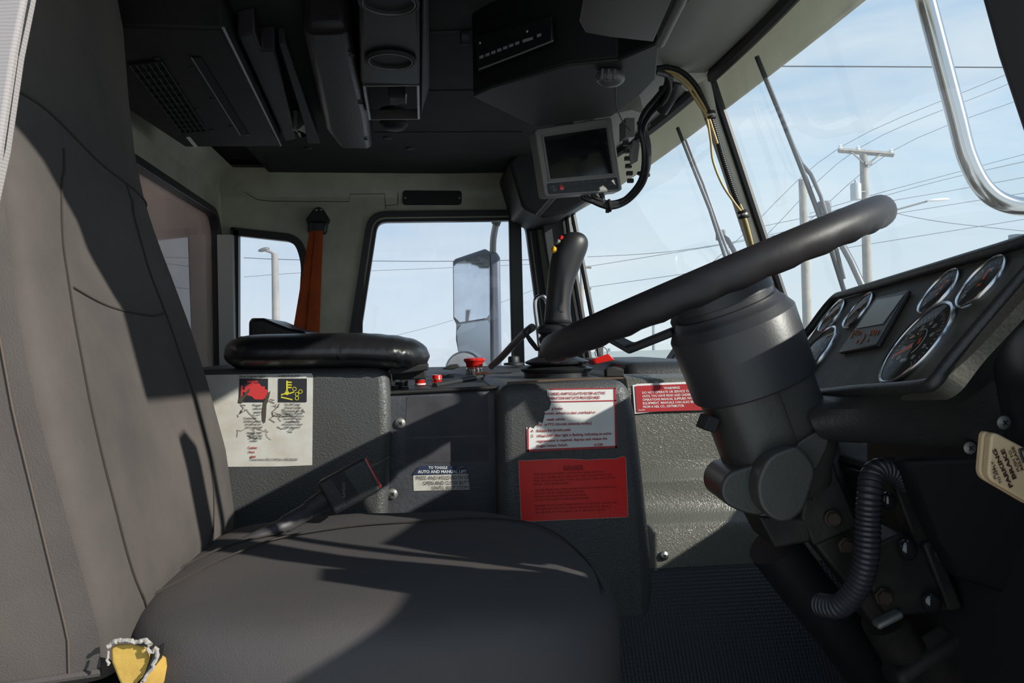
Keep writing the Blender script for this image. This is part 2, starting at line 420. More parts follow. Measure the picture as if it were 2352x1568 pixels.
# ================================================================== CAB SHELL
YW = 2.5; XR = -.60; ZC = H+.53
def w3(px, py): return onY(px, py, YW)
win_out = round_poly([w3(782, 905), w3(846, 486), w3(1226, 482), w3(1282, 905)], [.02, .06, .075, .02], 8)
qw_out = round_poly([w3(531, 800), w3(531, 522), w3(690, 540), w3(712, 600), w3(700, 800)], [.01, .01, .055, .06, .01], 8)
def pw(x, z): return V((x, YW, H+z))
wall = [pw(XR, -.9), pw(XR, .56), pw(.425, .56), pw(.50, -.05), pw(.70, -.15), pw(.70, -.9)]
o = holed(wall, [win_out, qw_out], (0, .035, 0)).build('wall_right', CREAM, smooth=False); struct(o)
# rear wall
def r3(px, py): return onX(px, py, XR)
rw_out = round_poly([V((XR, .75, H-.35)), r3(507, 800), r3(507, 470), V((XR, .75, H+.405))], [.05, .05, .05, .05], 8)
# corner radius at the top far corner of the rear glass
rw_out = round_poly([V((XR, .75, H-.35)), V((XR, r3(507, 800).y, H-.35)), V((XR, r3(507, 800).y, H+.415)), V((XR, .75, H+.415))], [.05, .05, .10, .05], 10)
rear = [V((XR, .35, H-.9)), V((XR, YW, H-.9)), V((XR, YW, H+.56)), V((XR, .35, H+.56))]
o = holed(rear, [rw_out], (-.035, 0, 0)).build('wall_back', CREAM, smooth=False); struct(o)
# coved corner trims
def cove(a, b, u, v, r, name, n=8):
    a, b, u, v = V(a), V(b), V(u), V(v); rr = []
    for p in (a, b):
        ring = [p]+[p+u*(r*(1-sin(pi/2*k/n)))+v*(r*(1-cos(pi/2*k/n))) for k in range(n+1)]
        rr.append(ring)
    o = MB().rings(rr).build(name, CREAM, angle=50); struct(o)
cove((XR, YW, H-.9), (XR, YW, H+.56), (1, 0, 0), (0, -1, 0), .008, 'trim_1')
cove((XR, YW, H+.535), (.45, YW, H+.535), (0, -1, 0), (0, 0, -1), .075, 'trim_2')
cove((XR, .5, H+.535), (XR, YW, H+.535), (1, 0, 0), (0, 0, -1), .06, 'trim_3')
# roof and headliner
o = MB().box((-.045, 1.45, H+.575), (1.19, 2.15, .03)).build('ceiling', HEADL, smooth=False); struct(o)
hl = [onZ(625, 404, .528), onZ(1190, 396, .528), V((.45, 2.42, H+.528)), V((.45, .6, H+.528)), V((-.5, .6, H+.528)), onZ(560, 330, .528)]
hl = round_poly(hl, [.06, .02, .01, .01, .01, .05], 6)
o = MB().prism(hl, (0, 0, .03)).build('ceiling_panel', HEADL, smooth=False); struct(o)
k = MB()
for (x0, y0, x1, y1) in ((860, 304, 1200, 303), (985, 209, 1110, 207), (985, 73, 1110, 70), (610, 358, 620, 395)):
    k.tube([onZ(x0, y0, .527), onZ(x1, y1, .527)], .0016, 5)
o = k.build('trim_4', BLACK); struct(o)
k = MB()
for (x, y) in ((707, 339), (942, 339), (890, 315)): k.lathe(onZ(x, y, .528), (0, 0, -1), [(.012, 0), (.01, .004), (.0001, .006)], 16)
o = k.build('trim_5', BLACK); struct(o)
# seam lines on the cream wall
k = MB()
def seam(mb, pts, Y=YW-.001, r=.0011): mb.tube([onY(x, y, Y) for x, y in pts], r, 5)
seam(k, [(560, 440), (590, 458), (620, 462), (802, 463), (804, 446), (884, 445), (886, 480)])
seam(k, [(914, 400), (914, 470), (886, 472)]); seam(k, [(1158, 400), (1160, 450), (1190, 452)])
o = k.build('trim_6', mat('seam_dark', (.06, .055, .04), .8)); struct(o)
# door window: seal, glass, divider
GL = glass_mat('door_glass', (.93, .95, .98), .035)
GLR = glass_mat('rear_glass', (.92, .91, .93), .17, (.75, .66, .64), 4, 1.40)  # dirt thickened; its brown haze adds brightness to the shaded panel behind
GLW = glass_mat('windscreen_glass', (.95, .985, .985), .045, (.85, .88, .84), 3)
w1 = thing('window_1', 'large side window in the far door', 'window', base_of(win_out)); del w1['label'], w1['category']; struct(w1)
frame_mb([p+V((0, -.012, 0)) for p in win_out], .018, (0, .03, 0)).build('outer_seal', RUBBER, w1, bevel=.003)
i1 = inset(win_out, .019)
frame_mb([p+V((0, -.004, 0)) for p in i1], .005, (0, .02, 0)).build('window_frame', CREAM, w1)
i2 = inset(win_out, .024)
frame_mb([p+V((0, -.008, 0)) for p in i2], .010, (0, .03, 0)).build('inner_seal', RUBBER, w1, bevel=.002)
MB().nprism([onY(797, 905, YW-.01), onY(840, 590, YW-.01), onY(833, 690, YW-.01), onY(831, 905, YW-.01)], (0, .02, 0)).build('lower_channel', RUBBER, w1)
MB().prism([p+V((0, .016, 0)) for p in i2], (0, .004, 0)).build('glass_pane', GL, w1, smooth=False)
MB().nprism([onY(1169, 495, YW-.012), onY(1197, 495, YW-.012), onY(1207, 900, YW-.012), onY(1178, 900, YW-.012)], (0, .026, 0)).build('divider_bar', mat('dark_green_bar', (.02, .024, .022), .4), w1, bevel=.003)
w2 = thing('window_2', '', '', base_of(qw_out)); del w2['label'], w2['category']; struct(w2)
frame_mb([p+V((0, -.012, 0)) for p in qw_out], .024, (0, .03, 0)).build('outer_seal', RUBBER, w2, bevel=.003)
MB().prism([p+V((0, .016, 0)) for p in qw_out], (0, .004, 0)).build('glass_pane', GL, w2, smooth=False)
MB().box((XR+.024, YW-.022, H+.10), (.046, .03, .48)).build('side_channel', mat('pale_channel', (.42, .43, .42), .4), w2, bevel=.003)
w3_ = thing('window_3', '', '', base_of(rw_out)); del w3_['label'], w3_['category']; struct(w3_)
frame_mb([p+V((.010, 0, 0)) for p in rw_out], .022, (-.03, 0, 0)).build('outer_seal', RUBBER, w3_, bevel=.003)
MB().prism([p+V((-.016, 0, 0)) for p in rw_out], (-.004, 0, 0)).build('glass_pane', GLR, w3_, smooth=False)

# windscreen : two panes in a shallow V, centre post, header, far and near pillars
def ws(Y, z):                                      # windscreen surface
    c = .570+(.51-z)*.328; s = .475+(.51-z)*.17
    k = min(1, abs(Y-1.48)/1.0)**2.2
    return V((c*(1-k)+s*k, Y, H+z))
def ws_pane(Y0, Y1, z0=-.24, z1=.515, n=14, off=0):
    rs = []
    for j in range(9):
        z = z0+(z1-z0)*j/8
        rs.append([ws(Y0+(Y1-Y0)*i/n, z)+V((off, 0, 0)) for i in range(n+1)])
    return rs
for idx, (a, b) in enumerate(((1.50, 2.46), (.56, 1.46))):
    wn = thing('window_%d' % (4+idx), '', '', ws((a+b)/2, -.12)); del wn['label'], wn['category']; struct(wn)
    m1 = MB().rings(ws_pane(a, b), cap=False, closed=False); m1.build('glass_pane', GLW, wn)
    MB().tube([ws(a+(b-a)*i/14, -.24) for i in range(15)], .012, 8).build('bottom_seal', RUBBER, wn)
    path = [ws(a+(b-a)*i/14, .505) for i in range(15)]
    MB().tube(path, .014, 8, sq=.8).build('top_seal', RUBBER, wn)
    MB().tube([ws(a, .505-.74*i/7) for i in range(8)], .009, 8).tube([ws(b, .505-.74*i/7) for i in range(8)], .009, 8).build('side_seal', RUBBER, wn)
# header above windscreen
hp = [V((.40, 0, H+.545)), V((.44, 0, H+.522)), V((.515, 0, H+.508)), V((.56, 0, H+.51)), V((.585, 0, H+.58)), V((.40, 0, H+.58))]
o = MB().rings([[p+V((-(.07 if abs(Y-1.48) > .9 else 0), Y, 0)) for p in hp] for Y in (.4, .7, 1.48, 2.2, 2.5)]).build('trim_7', mat('grey_header_paint', (.30, .295, .27), .5, bump=.1, bscale=60), bevel=.004); struct(o)
# centre post
pc = thing('trim_8', '', '', ws(1.48, -.1)); del pc['label'], pc['category']; struct(pc)
rs = []
for z in [.53-.77*i/14 for i in range(15)]:
    c = ws(1.48, z)+V((-.012, 0, 0)); hw = .017 if z < .44 else .017+.014*min(1, (z-.44)/.06)
    rs.append([c+V((.012, -hw, 0)), c+V((-.006, -hw*.95, 0)), c+V((-.014, -hw*.6, 0)), c+V((-.014, hw*.6, 0)), c+V((-.006, hw*.95, 0)), c+V((.012, hw, 0))])
MB().rings(rs).build('post', CREAMW, pc, angle=60)
MB().nprism([onY(1573, 112, 1.45), onY(1590, 108, 1.45), onY(1642, 150, 1.45), onY(1640, 178, 1.45), onY(1600, 190, 1.45), onY(1556, 152, 1.45)], (0, .06, 0)).build('post_flange', CREAMW, pc, bevel=.006)
for (x, y) in ((1583, 122), (1567, 140), (1606, 132)): screw(pc, onY(x, y, 1.449), (0, -1, 0), .005)
# far pillar (dark)
def prismY(pts, Y0, Y1): return MB().nprism([onY(x, y, Y0) for x, y in pts], (0, Y1-Y0, 0))
o = MB().rings([[onY(1236, 470, 2.40), onY(1300, 455, 2.40), onY(1302, 470, 2.5), onY(1236, 480, 2.5)],
                [onY(1262, 640, 2.40), onY(1323, 640, 2.40), onY(1323, 640, 2.5), onY(1262, 640, 2.5)],
                [onY(1300, 900, 2.40), onY(1368, 900, 2.40), onY(1368, 900, 2.5), onY(1300, 900, 2.5)]]).build('trim_9', DARKP, bevel=.008); struct(o)
MBp = MB().tube([onY(1298, 450, 2.38), onY(1322, 640, 2.38), onY(1362, 880, 2.38)], .010, 8).build('trim_10', RUBBER); struct(MBp)
o = prismY([(1168, 372), (1200, 478), (1248, 500), (1300, 492), (1385, 440), (1385, 330), (1230, 300)], 2.22, 2.5).build('trim_11', DULL, bevel=.01); struct(o)
o = MB().tube([onY(1236, 492, 2.2), onY(1290, 430, 1.95), onY(1330, 380, 1.8)], .008, 8).build('trim_12', DULL); struct(o)
# near pillar at the driver's side
P_a, P_b, P_c = at(2232, -60, .60), at(2284, 130, .60), at(2356, 345, .60)
rs = []
for p in (P_a+(P_a-P_b)*.6, P_a, P_b, P_c, P_c+(P_c-P_b)*2.4):
    rs.append([p, p+R0*.05+D_*.01, p+R0*.06-D_*.03, p+R0*.015-D_*.035])
o = MB().rings(rs).build('trim_13', mat('near_pillar_black', (.018, .018, .024), .4), bevel=.006); struct(o)
o = MB().box((-.05, .47, H+.553), (1.1, .07, .05)).build('trim_14', CREAM, bevel=.01); struct(o)
# near side of the cab: side wall ahead of and behind the door opening
o = MB().nprism([V((.47, .50, 0)), V((.90, .50, 0)), V((.90, .50, H-.02)), V((.62, .50, H+.07)), V((.49, .50, H+.10))], (0, -.05, 0)).build('wall_left', CREAM, smooth=False); struct(o)
o = MB().nprism([V((-.60, .50, -.1)), V((-.40, .50, -.1)), V((-.44, .50, H+.56)), V((-.60, .50, H+.56))], (0, -.05, 0)).build('wall_left', CREAM, smooth=False); struct(o)
# floor
o = MB().box((.1, 1.5, -.02), (1.5, 2.1, .04)).build('floor', MAT_D, smooth=False); struct(o)
o = MB().nprism([V((.95, .80, H-.10)), V((.95, 2.0, H-.12)), V((.95, 2.0, 0)), V((.95, .80, 0))], (.03, 0, 0)).build('wall_front', BLACK, smooth=False); struct(o)
o = MB().add([V((.9, .5, 0)), V((.9, 2.4, 0)), V((.80, 2.5, H-.25)), V((.80, .5, H-.25))], [(0, 1, 2, 3)]).build('wall_front', BLACK, smooth=False); struct(o)
# outside sun visor
vs_ = []
for Y in [.35+.1*i for i in range(25)]:
    k = min(1, abs(Y-1.48)/1.2)**2.5*.05
    vs_.append([V((.575-k, Y, H+.60)), V((.602-k, Y, H+.452)), V((.606-k, Y, H+.446)), V((.612-k, Y, H+.455)), V((.585-k, Y, H+.60))])
VM = mat('dirty_visor', (.44, .44, .38), .6, col2=(.26, .26, .20), vscale=5, bump=.2, bscale=30)
t_ = VM.node_tree; tl_ = t_.nodes.new('ShaderNodeBsdfTranslucent'); tl_.inputs[0].default_value = (.60, .60, .53, 1); ms_ = t_.nodes.new('ShaderNodeMixShader'); ms_.inputs[0].default_value = .42
t_.links.new(t_.nodes['Principled BSDF'].outputs[0], ms_.inputs[1]); t_.links.new(tl_.outputs[0], ms_.inputs[2]); t_.links.new(ms_.outputs[0], t_.nodes['Material Output'].inputs[0])
o = MB().rings(vs_).build('sun_visor', mat('dirty_visor', (.36, .37, .29), .6, col2=(.22, .22, .16), vscale=5, bump=.2, bscale=30))
tag(o, 'dirty cream outside sun visor hanging across the top of the windscreen', 'sun visor')

# open driver's door, swung out beside the lens
dr = thing('driver_door', 'open driver door hinged at the near windscreen pillar, outside the picture', 'door', (.62, .44, 0)); del dr['label'], dr['category']; dr.name = 'door_1'; struct(dr)
hx_, tx_ = V((.62, .43, 0)), V((.40, -.55, 0)); tn = (tx_-hx_).normalized(); nn = V((tn.y, -tn.x, 0))
def dpt(u, z): return hx_.lerp(tx_, u)+V((0, 0, H+z))
MB().nprism([dpt(0, -.70), dpt(1, -.70), dpt(1, .10), dpt(0, .12)], nn*-.05).build('door_panel', CREAM, dr, bevel=.01)
# ================================================================== CONSOLE
con = thing('side_console', 'long grained charcoal console along the far side of the driver, covered in stickers', 'console', (0, 1.6, 0))
Z0 = .0
def cprism(name, pts, Y0, Y1, m, bev, **k):
    P = [onY(x, y, Y0) for x, y in pts]; P.append(V((P[-1].x, Y0, Z0+.02))); P.append(V((P[0].x, Y0, Z0+.02)))
    return MB().nprism(P, (0, Y1-Y0, 0)).build(name, m, con, bevel=bev, seg=5, **k)
cprism('rear_section', [(380, 850), (878, 842), (893, 862), (898, 1000), (888, 1190)], 1.35, 1.85, CONS, .018)
cprism('centre_panel', [(860, 906), (1160, 893), (1160, 1200)], 1.395, 1.50, PANEL, .012)
cprism('joystick_section', [(1143, 884), (1444, 872), (1466, 960), (1480, 1080), (1502, 1290)], 1.33, 1.80, CONS, .024)
X0 = onY(1440, 900, 1.42).x; X1 = .74
prof = [(1.80, -.068), (1.455, -.068), (1.43, -.076), (1.425, -.09), (1.432, -.225), (1.43, -.245), (1.41, -.262), (1.408, -.30), (1.398, -.322), (1.375, -.335), (1.368, -.35), (1.368, -.415), (1.8, -.415)]
MB().rings([[V((x, y, H+z)) for y, z in prof] for x in (X0, X1)]).build('front_section', CONSR, con, angle=60, bevel=.004)
MB().rings([[V((x, y, H+z)) for y, z in prof] for x in (X1, X1+.14)]).build('dark_filler', BLACK, con, angle=60)  # added black end piece, keeps the gap under the dash dark
# switch panel slab and rear top
MB().nprism([V((-.59, 1.42, H-.085)), V((.33, 1.42, H-.085)), V((.35, 1.47, H-.085)), V((.60, 1.47, H-.085)), V((.60, 2.45, H-.075)), V((-.56, 2.45, H-.075))], (0, 0, -.05)).build('switch_panel', DULL, con, bevel=.004)
MB().tube([onY(905, 902, 1.397), onY(1150, 889, 1.397)], .0035, 8).build('panel_edge', DULL, con)
MB().tube([V((.03, 1.5, H-.082)), V((.14, 1.75, H-.078)), V((.3, 1.9, H-.077))], .006, 8).build('panel_ridge', DULL, con)
MB().tube([onY(1165, 879, 1.345), onY(1300, 872, 1.345), onY(1432, 868, 1.345)], .0018, 6).build('worn_edge', mat('worn_brown', (.12, .07, .04), .7), con)
MB().box(V((.50, 1.75, H-.075)), (.20, .5, .06)).build('front_hood', DARKP, con, bevel=.03, seg=5)
# mat wall under the console
o = MB().add([V((-.3, 1.375, H-.405)), V((.86, 1.375, H-.405)), V((.86, 1.19, .002)), V((-.3, 1.19, .002))], [(0, 1, 2, 3)]).build('floor_mat', MAT_D, smooth=False)
tag(o, 'black dotted rubber mat covering the floor tunnel below the console', 'floor mat')
for (x, y, Y, r) in ((919, 972, 1.394, .0095), (901, 1134, 1.394, .0095), (1525, 1276, 1.366, .0085), (1180+10, 1290, 1.329, .001)):
    if r > .002: screw(con, onY(x, y, Y), (0, -1, 0), r, GRAY if x < 1000 else STEEL)
# console controls
def ctl(px, py, Y, prof, name, m, ax=(0, 0, 1)):
    return MB().lathe(onY(px, py, Y), ax, prof, 24).build(name, m, con)
for x in (965, 1004):
    b = ctl(x, 884, 1.54, [(.011, 0), (.011, .003), (.0098, .0035), (.0098, .010), (.0102, .0105), (.0102, .0115), (.0098, .012), (.0098, .018), (.0085, .020), (.0001, .020)], 'red_push_button', REDB)
    MB().lathe(onY(x, 884, 1.54), (0, 0, 1), [(.0108, 0), (.0112, .002), (.0108, .0035)], 24).build('button_collar', WHITE, b)
    MB().lathe(onY(x, 884, 1.54)+V((0, 0, .0105)), (0, 0, 1), [(.0102, 0), (.0104, .001), (.0102, .002)], 24).build('button_band', STEEL, b)
es = ctl(1090, 862, 1.93, [(.021, 0), (.021, .017), (.019, .019), (.019, .02)], 'stop_button_collar', CHROME)
MB().lathe(onY(1090, 862, 1.93), (0, 0, 1), [(.016, .018), (.020, .022), (.021, .030), (.027, .037), (.027, .042), (.022, .044), (.012, .041), (.0001, .041)], 28).build('stop_button_cap', REDB, es)
amb = ctl(1110, 866, 1.83, [(.020, 0), (.021, .004), (.019, .006), (.019, .010), (.013, .012), (.010, .009), (.0001, .009)], 'amber_lamp', ORB)
ctl(1022, 868, 1.85, [(.022, 0), (.022, .006), (.019, .010), (.0001, .011)], 'black_cap', DARKP)
ctl(1180, 838, 2.3, [(.03, 0), (.03, .006), (.017, .008), (.017, .022), (.014, .026), (.0001, .026)], 'black_cap', DARKP)
ctl(925, 868, 1.72, [(.016, 0), (.012, .006), (.007, .008), (.007, .02), (.0001, .02)], 'toggle_switch', RUST)
for (x, y, Y) in ((905, 876, 1.56), (928, 878, 1.56), (905, 893, 1.46), (930, 895, 1.46), (918, 884, 1.50)):
    MB().box(onY(x, y, Y), (.015, .02, .012)).build('rocker_switch', DARKP, con, bevel=.002)
MB().box(onY(1410, 856, 1.46), (.034, .02, .014)).tube([onY(1392, 850, 1.46), onY(1410, 846, 1.46), onY(1428, 850, 1.46)], .005, 8).build('rocker_switch', BLACK, con, bevel=.003)
MB().nprism([onY(1015, 848, 2.0), onY(1035, 838, 2.0), onY(1052, 836, 2.0), onY(1058, 842, 2.0), onY(1040, 849, 2.0)], (0, .04, 0)).build('curled_cover', DULL, con, bevel=.003)

# ---------------- stickers (parts of the console)
def sticker(name, outline, Y, m, label, th=.0006):
    return MB().prism([onY(x, y, Y-.0008) for x, y in outline], (0, th, 0)).build(name, m, con, smooth=False, label=label)
def pat(tl, tr, br, bl, Y): return Patch(*[onY(x, y, Y-.0010) for x, y in (tl, tr, br, bl)])
# white peeled DPF sticker
dpf = [(1256, 894), (1414, 890), (1417, 1028), (1211, 1037), (1209, 980), (1214, 986), (1217, 980), (1225, 984), (1231, 976), (1236, 977), (1238, 968), (1246, 972), (1250, 958), (1252, 948), (1250, 946), (1262, 940), (1266, 925), (1262, 912), (1258, 908)]
s1 = sticker('filter_sticker', dpf, 1.33, WHITE, 'white sticker with red lettering and a torn-off top left corner')
P = pat((1209, 893), (1414, 890), (1417, 1028), (1211, 1037), 1.33)
tx = MB()
bd = MB()
for (a, b, c, d) in ((.25, 0, 1, .018), (.98, 0, 1, 1), (0, .965, 1, 1), (0, .63, .018, 1), (.26, .205, 1, .222)): P.rect(bd, a, b, c, d, .0008)
bd.build('red_border', REDW, s1, smooth=False)
for st, u0, u1, vb in (('S DIESEL PARTICULATE FILTER ACTIVE', .235, .88, .105), ('NERATION INITIATE PROCEDURES', .25, .82, .175), ('g brake', .275, .40, .34), ('certain exhaust is clear, overhead or', .20, .77, .415), ('neath vehicle', .22, .42, .515), ('Dis   le PTO (throttle advance) mode(s)', .115, .72, .595), ('Release the throttle pedal', .11, .48, .69), ('4.', .05, .075, .69), ('5.', .05, .075, .77), ('When DPF filter light is flashing, indicating an active', .11, .94, .775), ('regeneration is required, depress and release the', .11, .89, .855), ('Regen Initiate Switch.', .11, .45, .935), ('A1298', .74, .84, .955)):
    P.text(tx, st, u0, vb, .042, u1, .0012, bold=.022)
tx.build('red_lettering', REDT, s1, smooth=False)
# red danger sticker
dg_ = [(1191, 1058), (1300, 1053), (1335, 1055), (1345, 1056), (1400, 1053), (1410, 1054), (1433, 1047), (1437, 1050), (1443, 1184), (1440, 1187), (1222, 1197), (1197, 1195)]
s2 = sticker('danger_sticker', dg_, 1.33, RED, 'bright red danger sticker with faded dark lettering')
P = pat((1191, 1058), (1435, 1048), (1443, 1186), (1198, 1197), 1.33)
tx = MB(); P.text(tx, 'DANGER', .415, .17, .06, .60, .0012, bold=.01); P.rect(tx, .415, .18, .60, .188, .0012)
for st, u0, u1, vb in (('THIS VEHICLE IS EQUIPPED WITH INTER WHEEL OPTIONAL', .13, .80, .25), ('LOCK OUT (WHEEL DLO). WHEN THE WHEEL DLO SETTING IS ON', .13, .86, .305), ('THIS VEHICLE WILL NOT TURN AS QUICKLY AND NOT EXTRA', .13, .90, .36), ('EFFORT WILL BE REQUIRED.', .13, .46, .415), ('USE THE WHEEL DLO ONLY UNDER POOR TRACTION CONDITIONS.', .13, .91, .51), ('DO NOT USE AT SPEEDS ABOVE 25 MPH.', .13, .60, .565), ('DO NOT USE WHILE TRAVELLING DOWNHILL.', .13, .63, .62), ('DO NOT ENGAGE IF WHEELS ARE SPINNING.', .13, .64, .675), ('FAILURE TO FOLLOW THESE INSTRUCTIONS CAN CAUSE LOSS', .13, .90, .77), ('OF VEHICLE CONTROL RESULTING IN SERIOUS INJURY', .13, .84, .825), ('OR DEATH IN THE EVENT OF A VEHICLE CRASH', .13, .78, .88)):
    P.text(tx, st, u0, vb, .032, u1, .0012, bold=-.003)
tx.build('dark_lettering', DREDT, s2, smooth=False)
ed = MB()
path = [onY(x, y, 1.3288) for x, y in dg_]+[onY(*dg_[0], 1.3288)]
ed.tube(path, .00045, 5); 
for _ in range(90):
    u = min(.985, max(.3, random.gauss(.78, .16))); v = 1-abs(random.gauss(0, .09))-.02
    ed.add([P.m(u, v, .0012), P.m(u+.004, v-.006, .0012), P.m(u+.005, v+.003, .0012)], [(0, 1, 2)])
ed.build('chipped_edge', mat('chip_pink', (.65, .35, .33), .6), s2, smooth=False)
# warning sticker
wsx = [(1453, 884), (1470, 881), (1640, 874), (1640, 942), (1520, 944), (1458, 950)]
s3 = sticker('warning_sticker', wsx, 1.424, WHITE, 'red and white warning sticker partly hidden by the steering column')
P = pat((1459, 886), (1660, 878), (1662, 940), (1463, 946), 1.4235)
bd = MB(); P.rect(bd, 0, 0, 1, 1, .0008); bd.build('red_field', REDW, s3, smooth=False)
tx = MB(); P.text(tx, 'WARNING', .32, .17, .09, .50, .0014, bold=.02)
for i, (st, u1) in enumerate((('DO NOT OPERATE OR SERVICE THIS MACHINE', .80), ('UNTIL YOU HAVE READ AND UNDERSTAND THE', .80), ('OPERATIONS MANUAL SUPPLIED WITH THIS', .745), ('EQUIPMENT. MANUALS CAN ALSO BE OBTAINED', .83), ('FROM A HEIL CO., DISTRIBUTOR.', .545))):
    P.text(tx, st, .07, .31+i*.135, .085, u1, .0014, bold=.015)
P.text(tx, '212-0734', .015, .95, .05, .09, .0014)
tx.build('white_lettering', WHITE, s3, smooth=False)
# toggle label
tg = [(962, 1072), (985, 1068), (1040, 1070), (1048, 1078), (1062, 1071), (1073, 1072), (1075, 1086), (1079, 1124), (950, 1127), (949, 1088)]
s4 = sticker('lift_label', tg, 1.395, DIRTY, 'dirty white and navy label about the auto and manual lift')
P = pat((949, 1066), (1079, 1066), (1079, 1124), (950, 1127), 1.395)
bd = MB(); P.poly(bd, [(.1, .08), (.28, .03), (.7, .06), (.76, .2), (.87, .09), (.95, .09), (.97, .36), (0, .40), (.005, .33)], .0009)
bd.build('navy_band', mat('navy_ink', (.02, .03, .07), .5), s4, smooth=False)
tx = MB(); P.text(tx, 'TO TOGGLE', .27, .17, .10, .60, .0014, bold=.02); P.text(tx, 'AUTO AND MANUAL LIFT', .08, .33, .11, .94, .0014, bold=.02)
tx.build('white_lettering', WHITE, s4, smooth=False)
tx = MB(); P.text(tx, 'PRESS AND HOLD BOTH GR', .05, .58, .14, 1.0, .0012, bold=.0); P.text(tx, 'OPEN AND CLOSE BUTT', .17, .78, .14, .99, .0012, bold=.0); P.text(tx, 'UNTIL BEEP STOPS', .33, .965, .13, .99, .0012, bold=.0)
tx.build('dark_lettering', INK, s4, smooth=False)
# old sticker residue
rs_ = MB()
for poly in ([(935, 912), (1120, 905), (1122, 998), (930, 1004)], [(930, 1008), (1122, 1002), (1122, 1058), (1000, 1062), (932, 1060)]):
    rs_.add([onY(x, y, 1.3945) for x, y in poly], [tuple(range(len(poly)))])
rs_.build('glue_residue', mat('glue_residue', (.052, .050, .060), .65, col2=(.032, .031, .038), vscale=25), con, smooth=False, label='darker rectangles of old sticker glue')
# engine light sticker
es_ = [(470, 861), (715, 857), (719, 862), (717, 1068), (640, 1071), (480, 1072)]
s5 = sticker('engine_light_sticker', es_, 1.35, mat('cracked_white', (.60, .585, .55), .45, col2=(.50, .46, .40), vscale=22, bump=.3, bscale=30), 'cracked white sticker with red engine and yellow temperature symbols')
P = pat((470, 858), (719, 858), (717, 1070), (470, 1070), 1.35)
bd = MB()
def pu(x): return (x-470)/249
def pv(y): return (y-858)/212
for x0, x1 in ((549, 615), (639, 705)): P.rect(bd, pu(x0), pv(869), pu(x1), pv(923), .0009)
bd.build('symbol_squares', INK, s5, smooth=False)
eng = MB()
P.poly(eng, [(pu(x), pv(y)) for x, y in ((562, 888), (575, 880), (595, 880), (600, 887), (608, 887), (608, 894), (614, 894), (614, 914), (608, 914), (604, 917), (585, 917), (578, 910), (562, 906))], .0013)
P.rect(eng, pu(567), pv(874), pu(592), pv(878), .0013); P.rect(eng, pu(577), pv(878), pu(583), pv(881), .0013); P.rect(eng, pu(553), pv(885), pu(557), pv(910), .0013); P.rect(eng, pu(557), pv(895), pu(562), pv(900), .0013)
eng.build('engine_symbol', mat('symbol_red', (.55, .04, .04), .5), s5, smooth=False)
ye = MB()
P.rect(ye, pu(657), pv(874), pu(661), pv(900), .0013)
for y in (876, 882, 888): P.rect(ye, pu(661), pv(y), pu(670), pv(y+3), .0013)
P.poly(ye, [(pu(659+5*cos(a)), pv(902+5*sin(a))) for a in [2*pi*i/12 for i in range(12)]], .0013)
for pts in (((645, 905), (655, 902), (655, 905), (645, 908)), ((645, 910), (672, 916), (672, 919), (645, 913)), ((664, 902), (676, 898), (676, 901), (664, 905))): P.poly(ye, [(pu(x), pv(y)) for x, y in pts], .0013)
for cx, cy in ((682, 905), (690, 899), (682, 914), (676, 893)):
    ye.tube([P.m(pu(cx+4.2*cos(a)), pv(cy+4.2*sin(a)), .0013) for a in [2*pi*i/12 for i in range(13)]], .0006, 5)
ye.build('temperature_symbol', mat('symbol_yellow', (.62, .55, .04), .5), s5, smooth=False)
tx4 = [MB(), MB(), MB(), MB(), MB()]
for st, x0, x1, y in (('Stop Engine Light', 549, 608, 866), ('HEST/DPF', 640, 688, 866), ('Plugged', 581, 600, 932), ('vehicle', 581, 601, 940), ('engine', 583, 600, 948), ('Customer', 560, 590, 962), ('hardware or may', 561, 600, 969), ('be removed and', 564, 600, 976), ('ted or exchanged', 564, 602, 983), ('manual regen', 568, 602, 995), ('will not clean', 572, 603, 1002), ('DPF under this', 572, 602, 1008), ('condition.', 574, 592, 1014), ('The HEST (High', 654, 690, 931), ('Exhaust System', 655, 692, 938), ('Temperature) light will', 648, 698, 945), ('illuminate when an', 650, 696, 951), ('Active Regeneration is', 648, 699, 957), ('occurring or when', 652, 694, 963), ('exhaust outlet', 656, 690, 970), ('temperature is above', 648, 696, 976), ('1,000 degrees F.', 653, 692, 983), ('Contact Service (765) 212-4722 & or (765) 220-2555', 575, 685, 1057)):
    P.text(tx4[(0 if x0 < 630 else 4) if y < 900 else (3 if y > 1050 else (1 if x0 < 630 else 2))], st, pu(x0), pv(y), 5/212, pu(x1), .0013, bold=.01)
for a, b in (((612, 895), (606, 925)), ((606, 925), (604, 962)), ((640, 950), (650, 970))):
    pass
for q_, n_ in zip(tx4, ('left_heading', 'left_paragraph', 'right_paragraph', 'phone_line', 'right_heading')): q_.build(n_, INK, s5, smooth=False)
tx = MB(); P.text(tx, 'Caution:', pu(570), pv(1030), 6/212, pu(592), .0013, bold=.02); P.text(tx, 'Hot', pu(572), pv(1040), 6/212, pu(586), .0013, bold=.02); P.text(tx, 'gas', pu(575), pv(1050), 6/212, pu(588), .0013, bold=.02)
tx.build('red_lettering', REDT, s5, smooth=False)
ck = MB()
P.poly(ck, [(pu(x), pv(y)) for x, y in ((621, 897), (618, 912), (612, 930), (611, 955), (609, 972), (604, 965), (603, 945), (606, 922), (612, 906))], .0016)
random.seed(9)
for _ in range(26):
    x, y = random.uniform(560, 712), random.uniform(925, 1000); pts = [(x, y)]
    for _ in range(random.randint(3, 6)): x += random.uniform(-12, 12); y += random.uniform(-4, 11); pts.append((min(714, max(545, x)), y))
    ck.tube([P.m(pu(a), pv(b), .0009) for a, b in pts], random.uniform(.0002, .0005), 4)
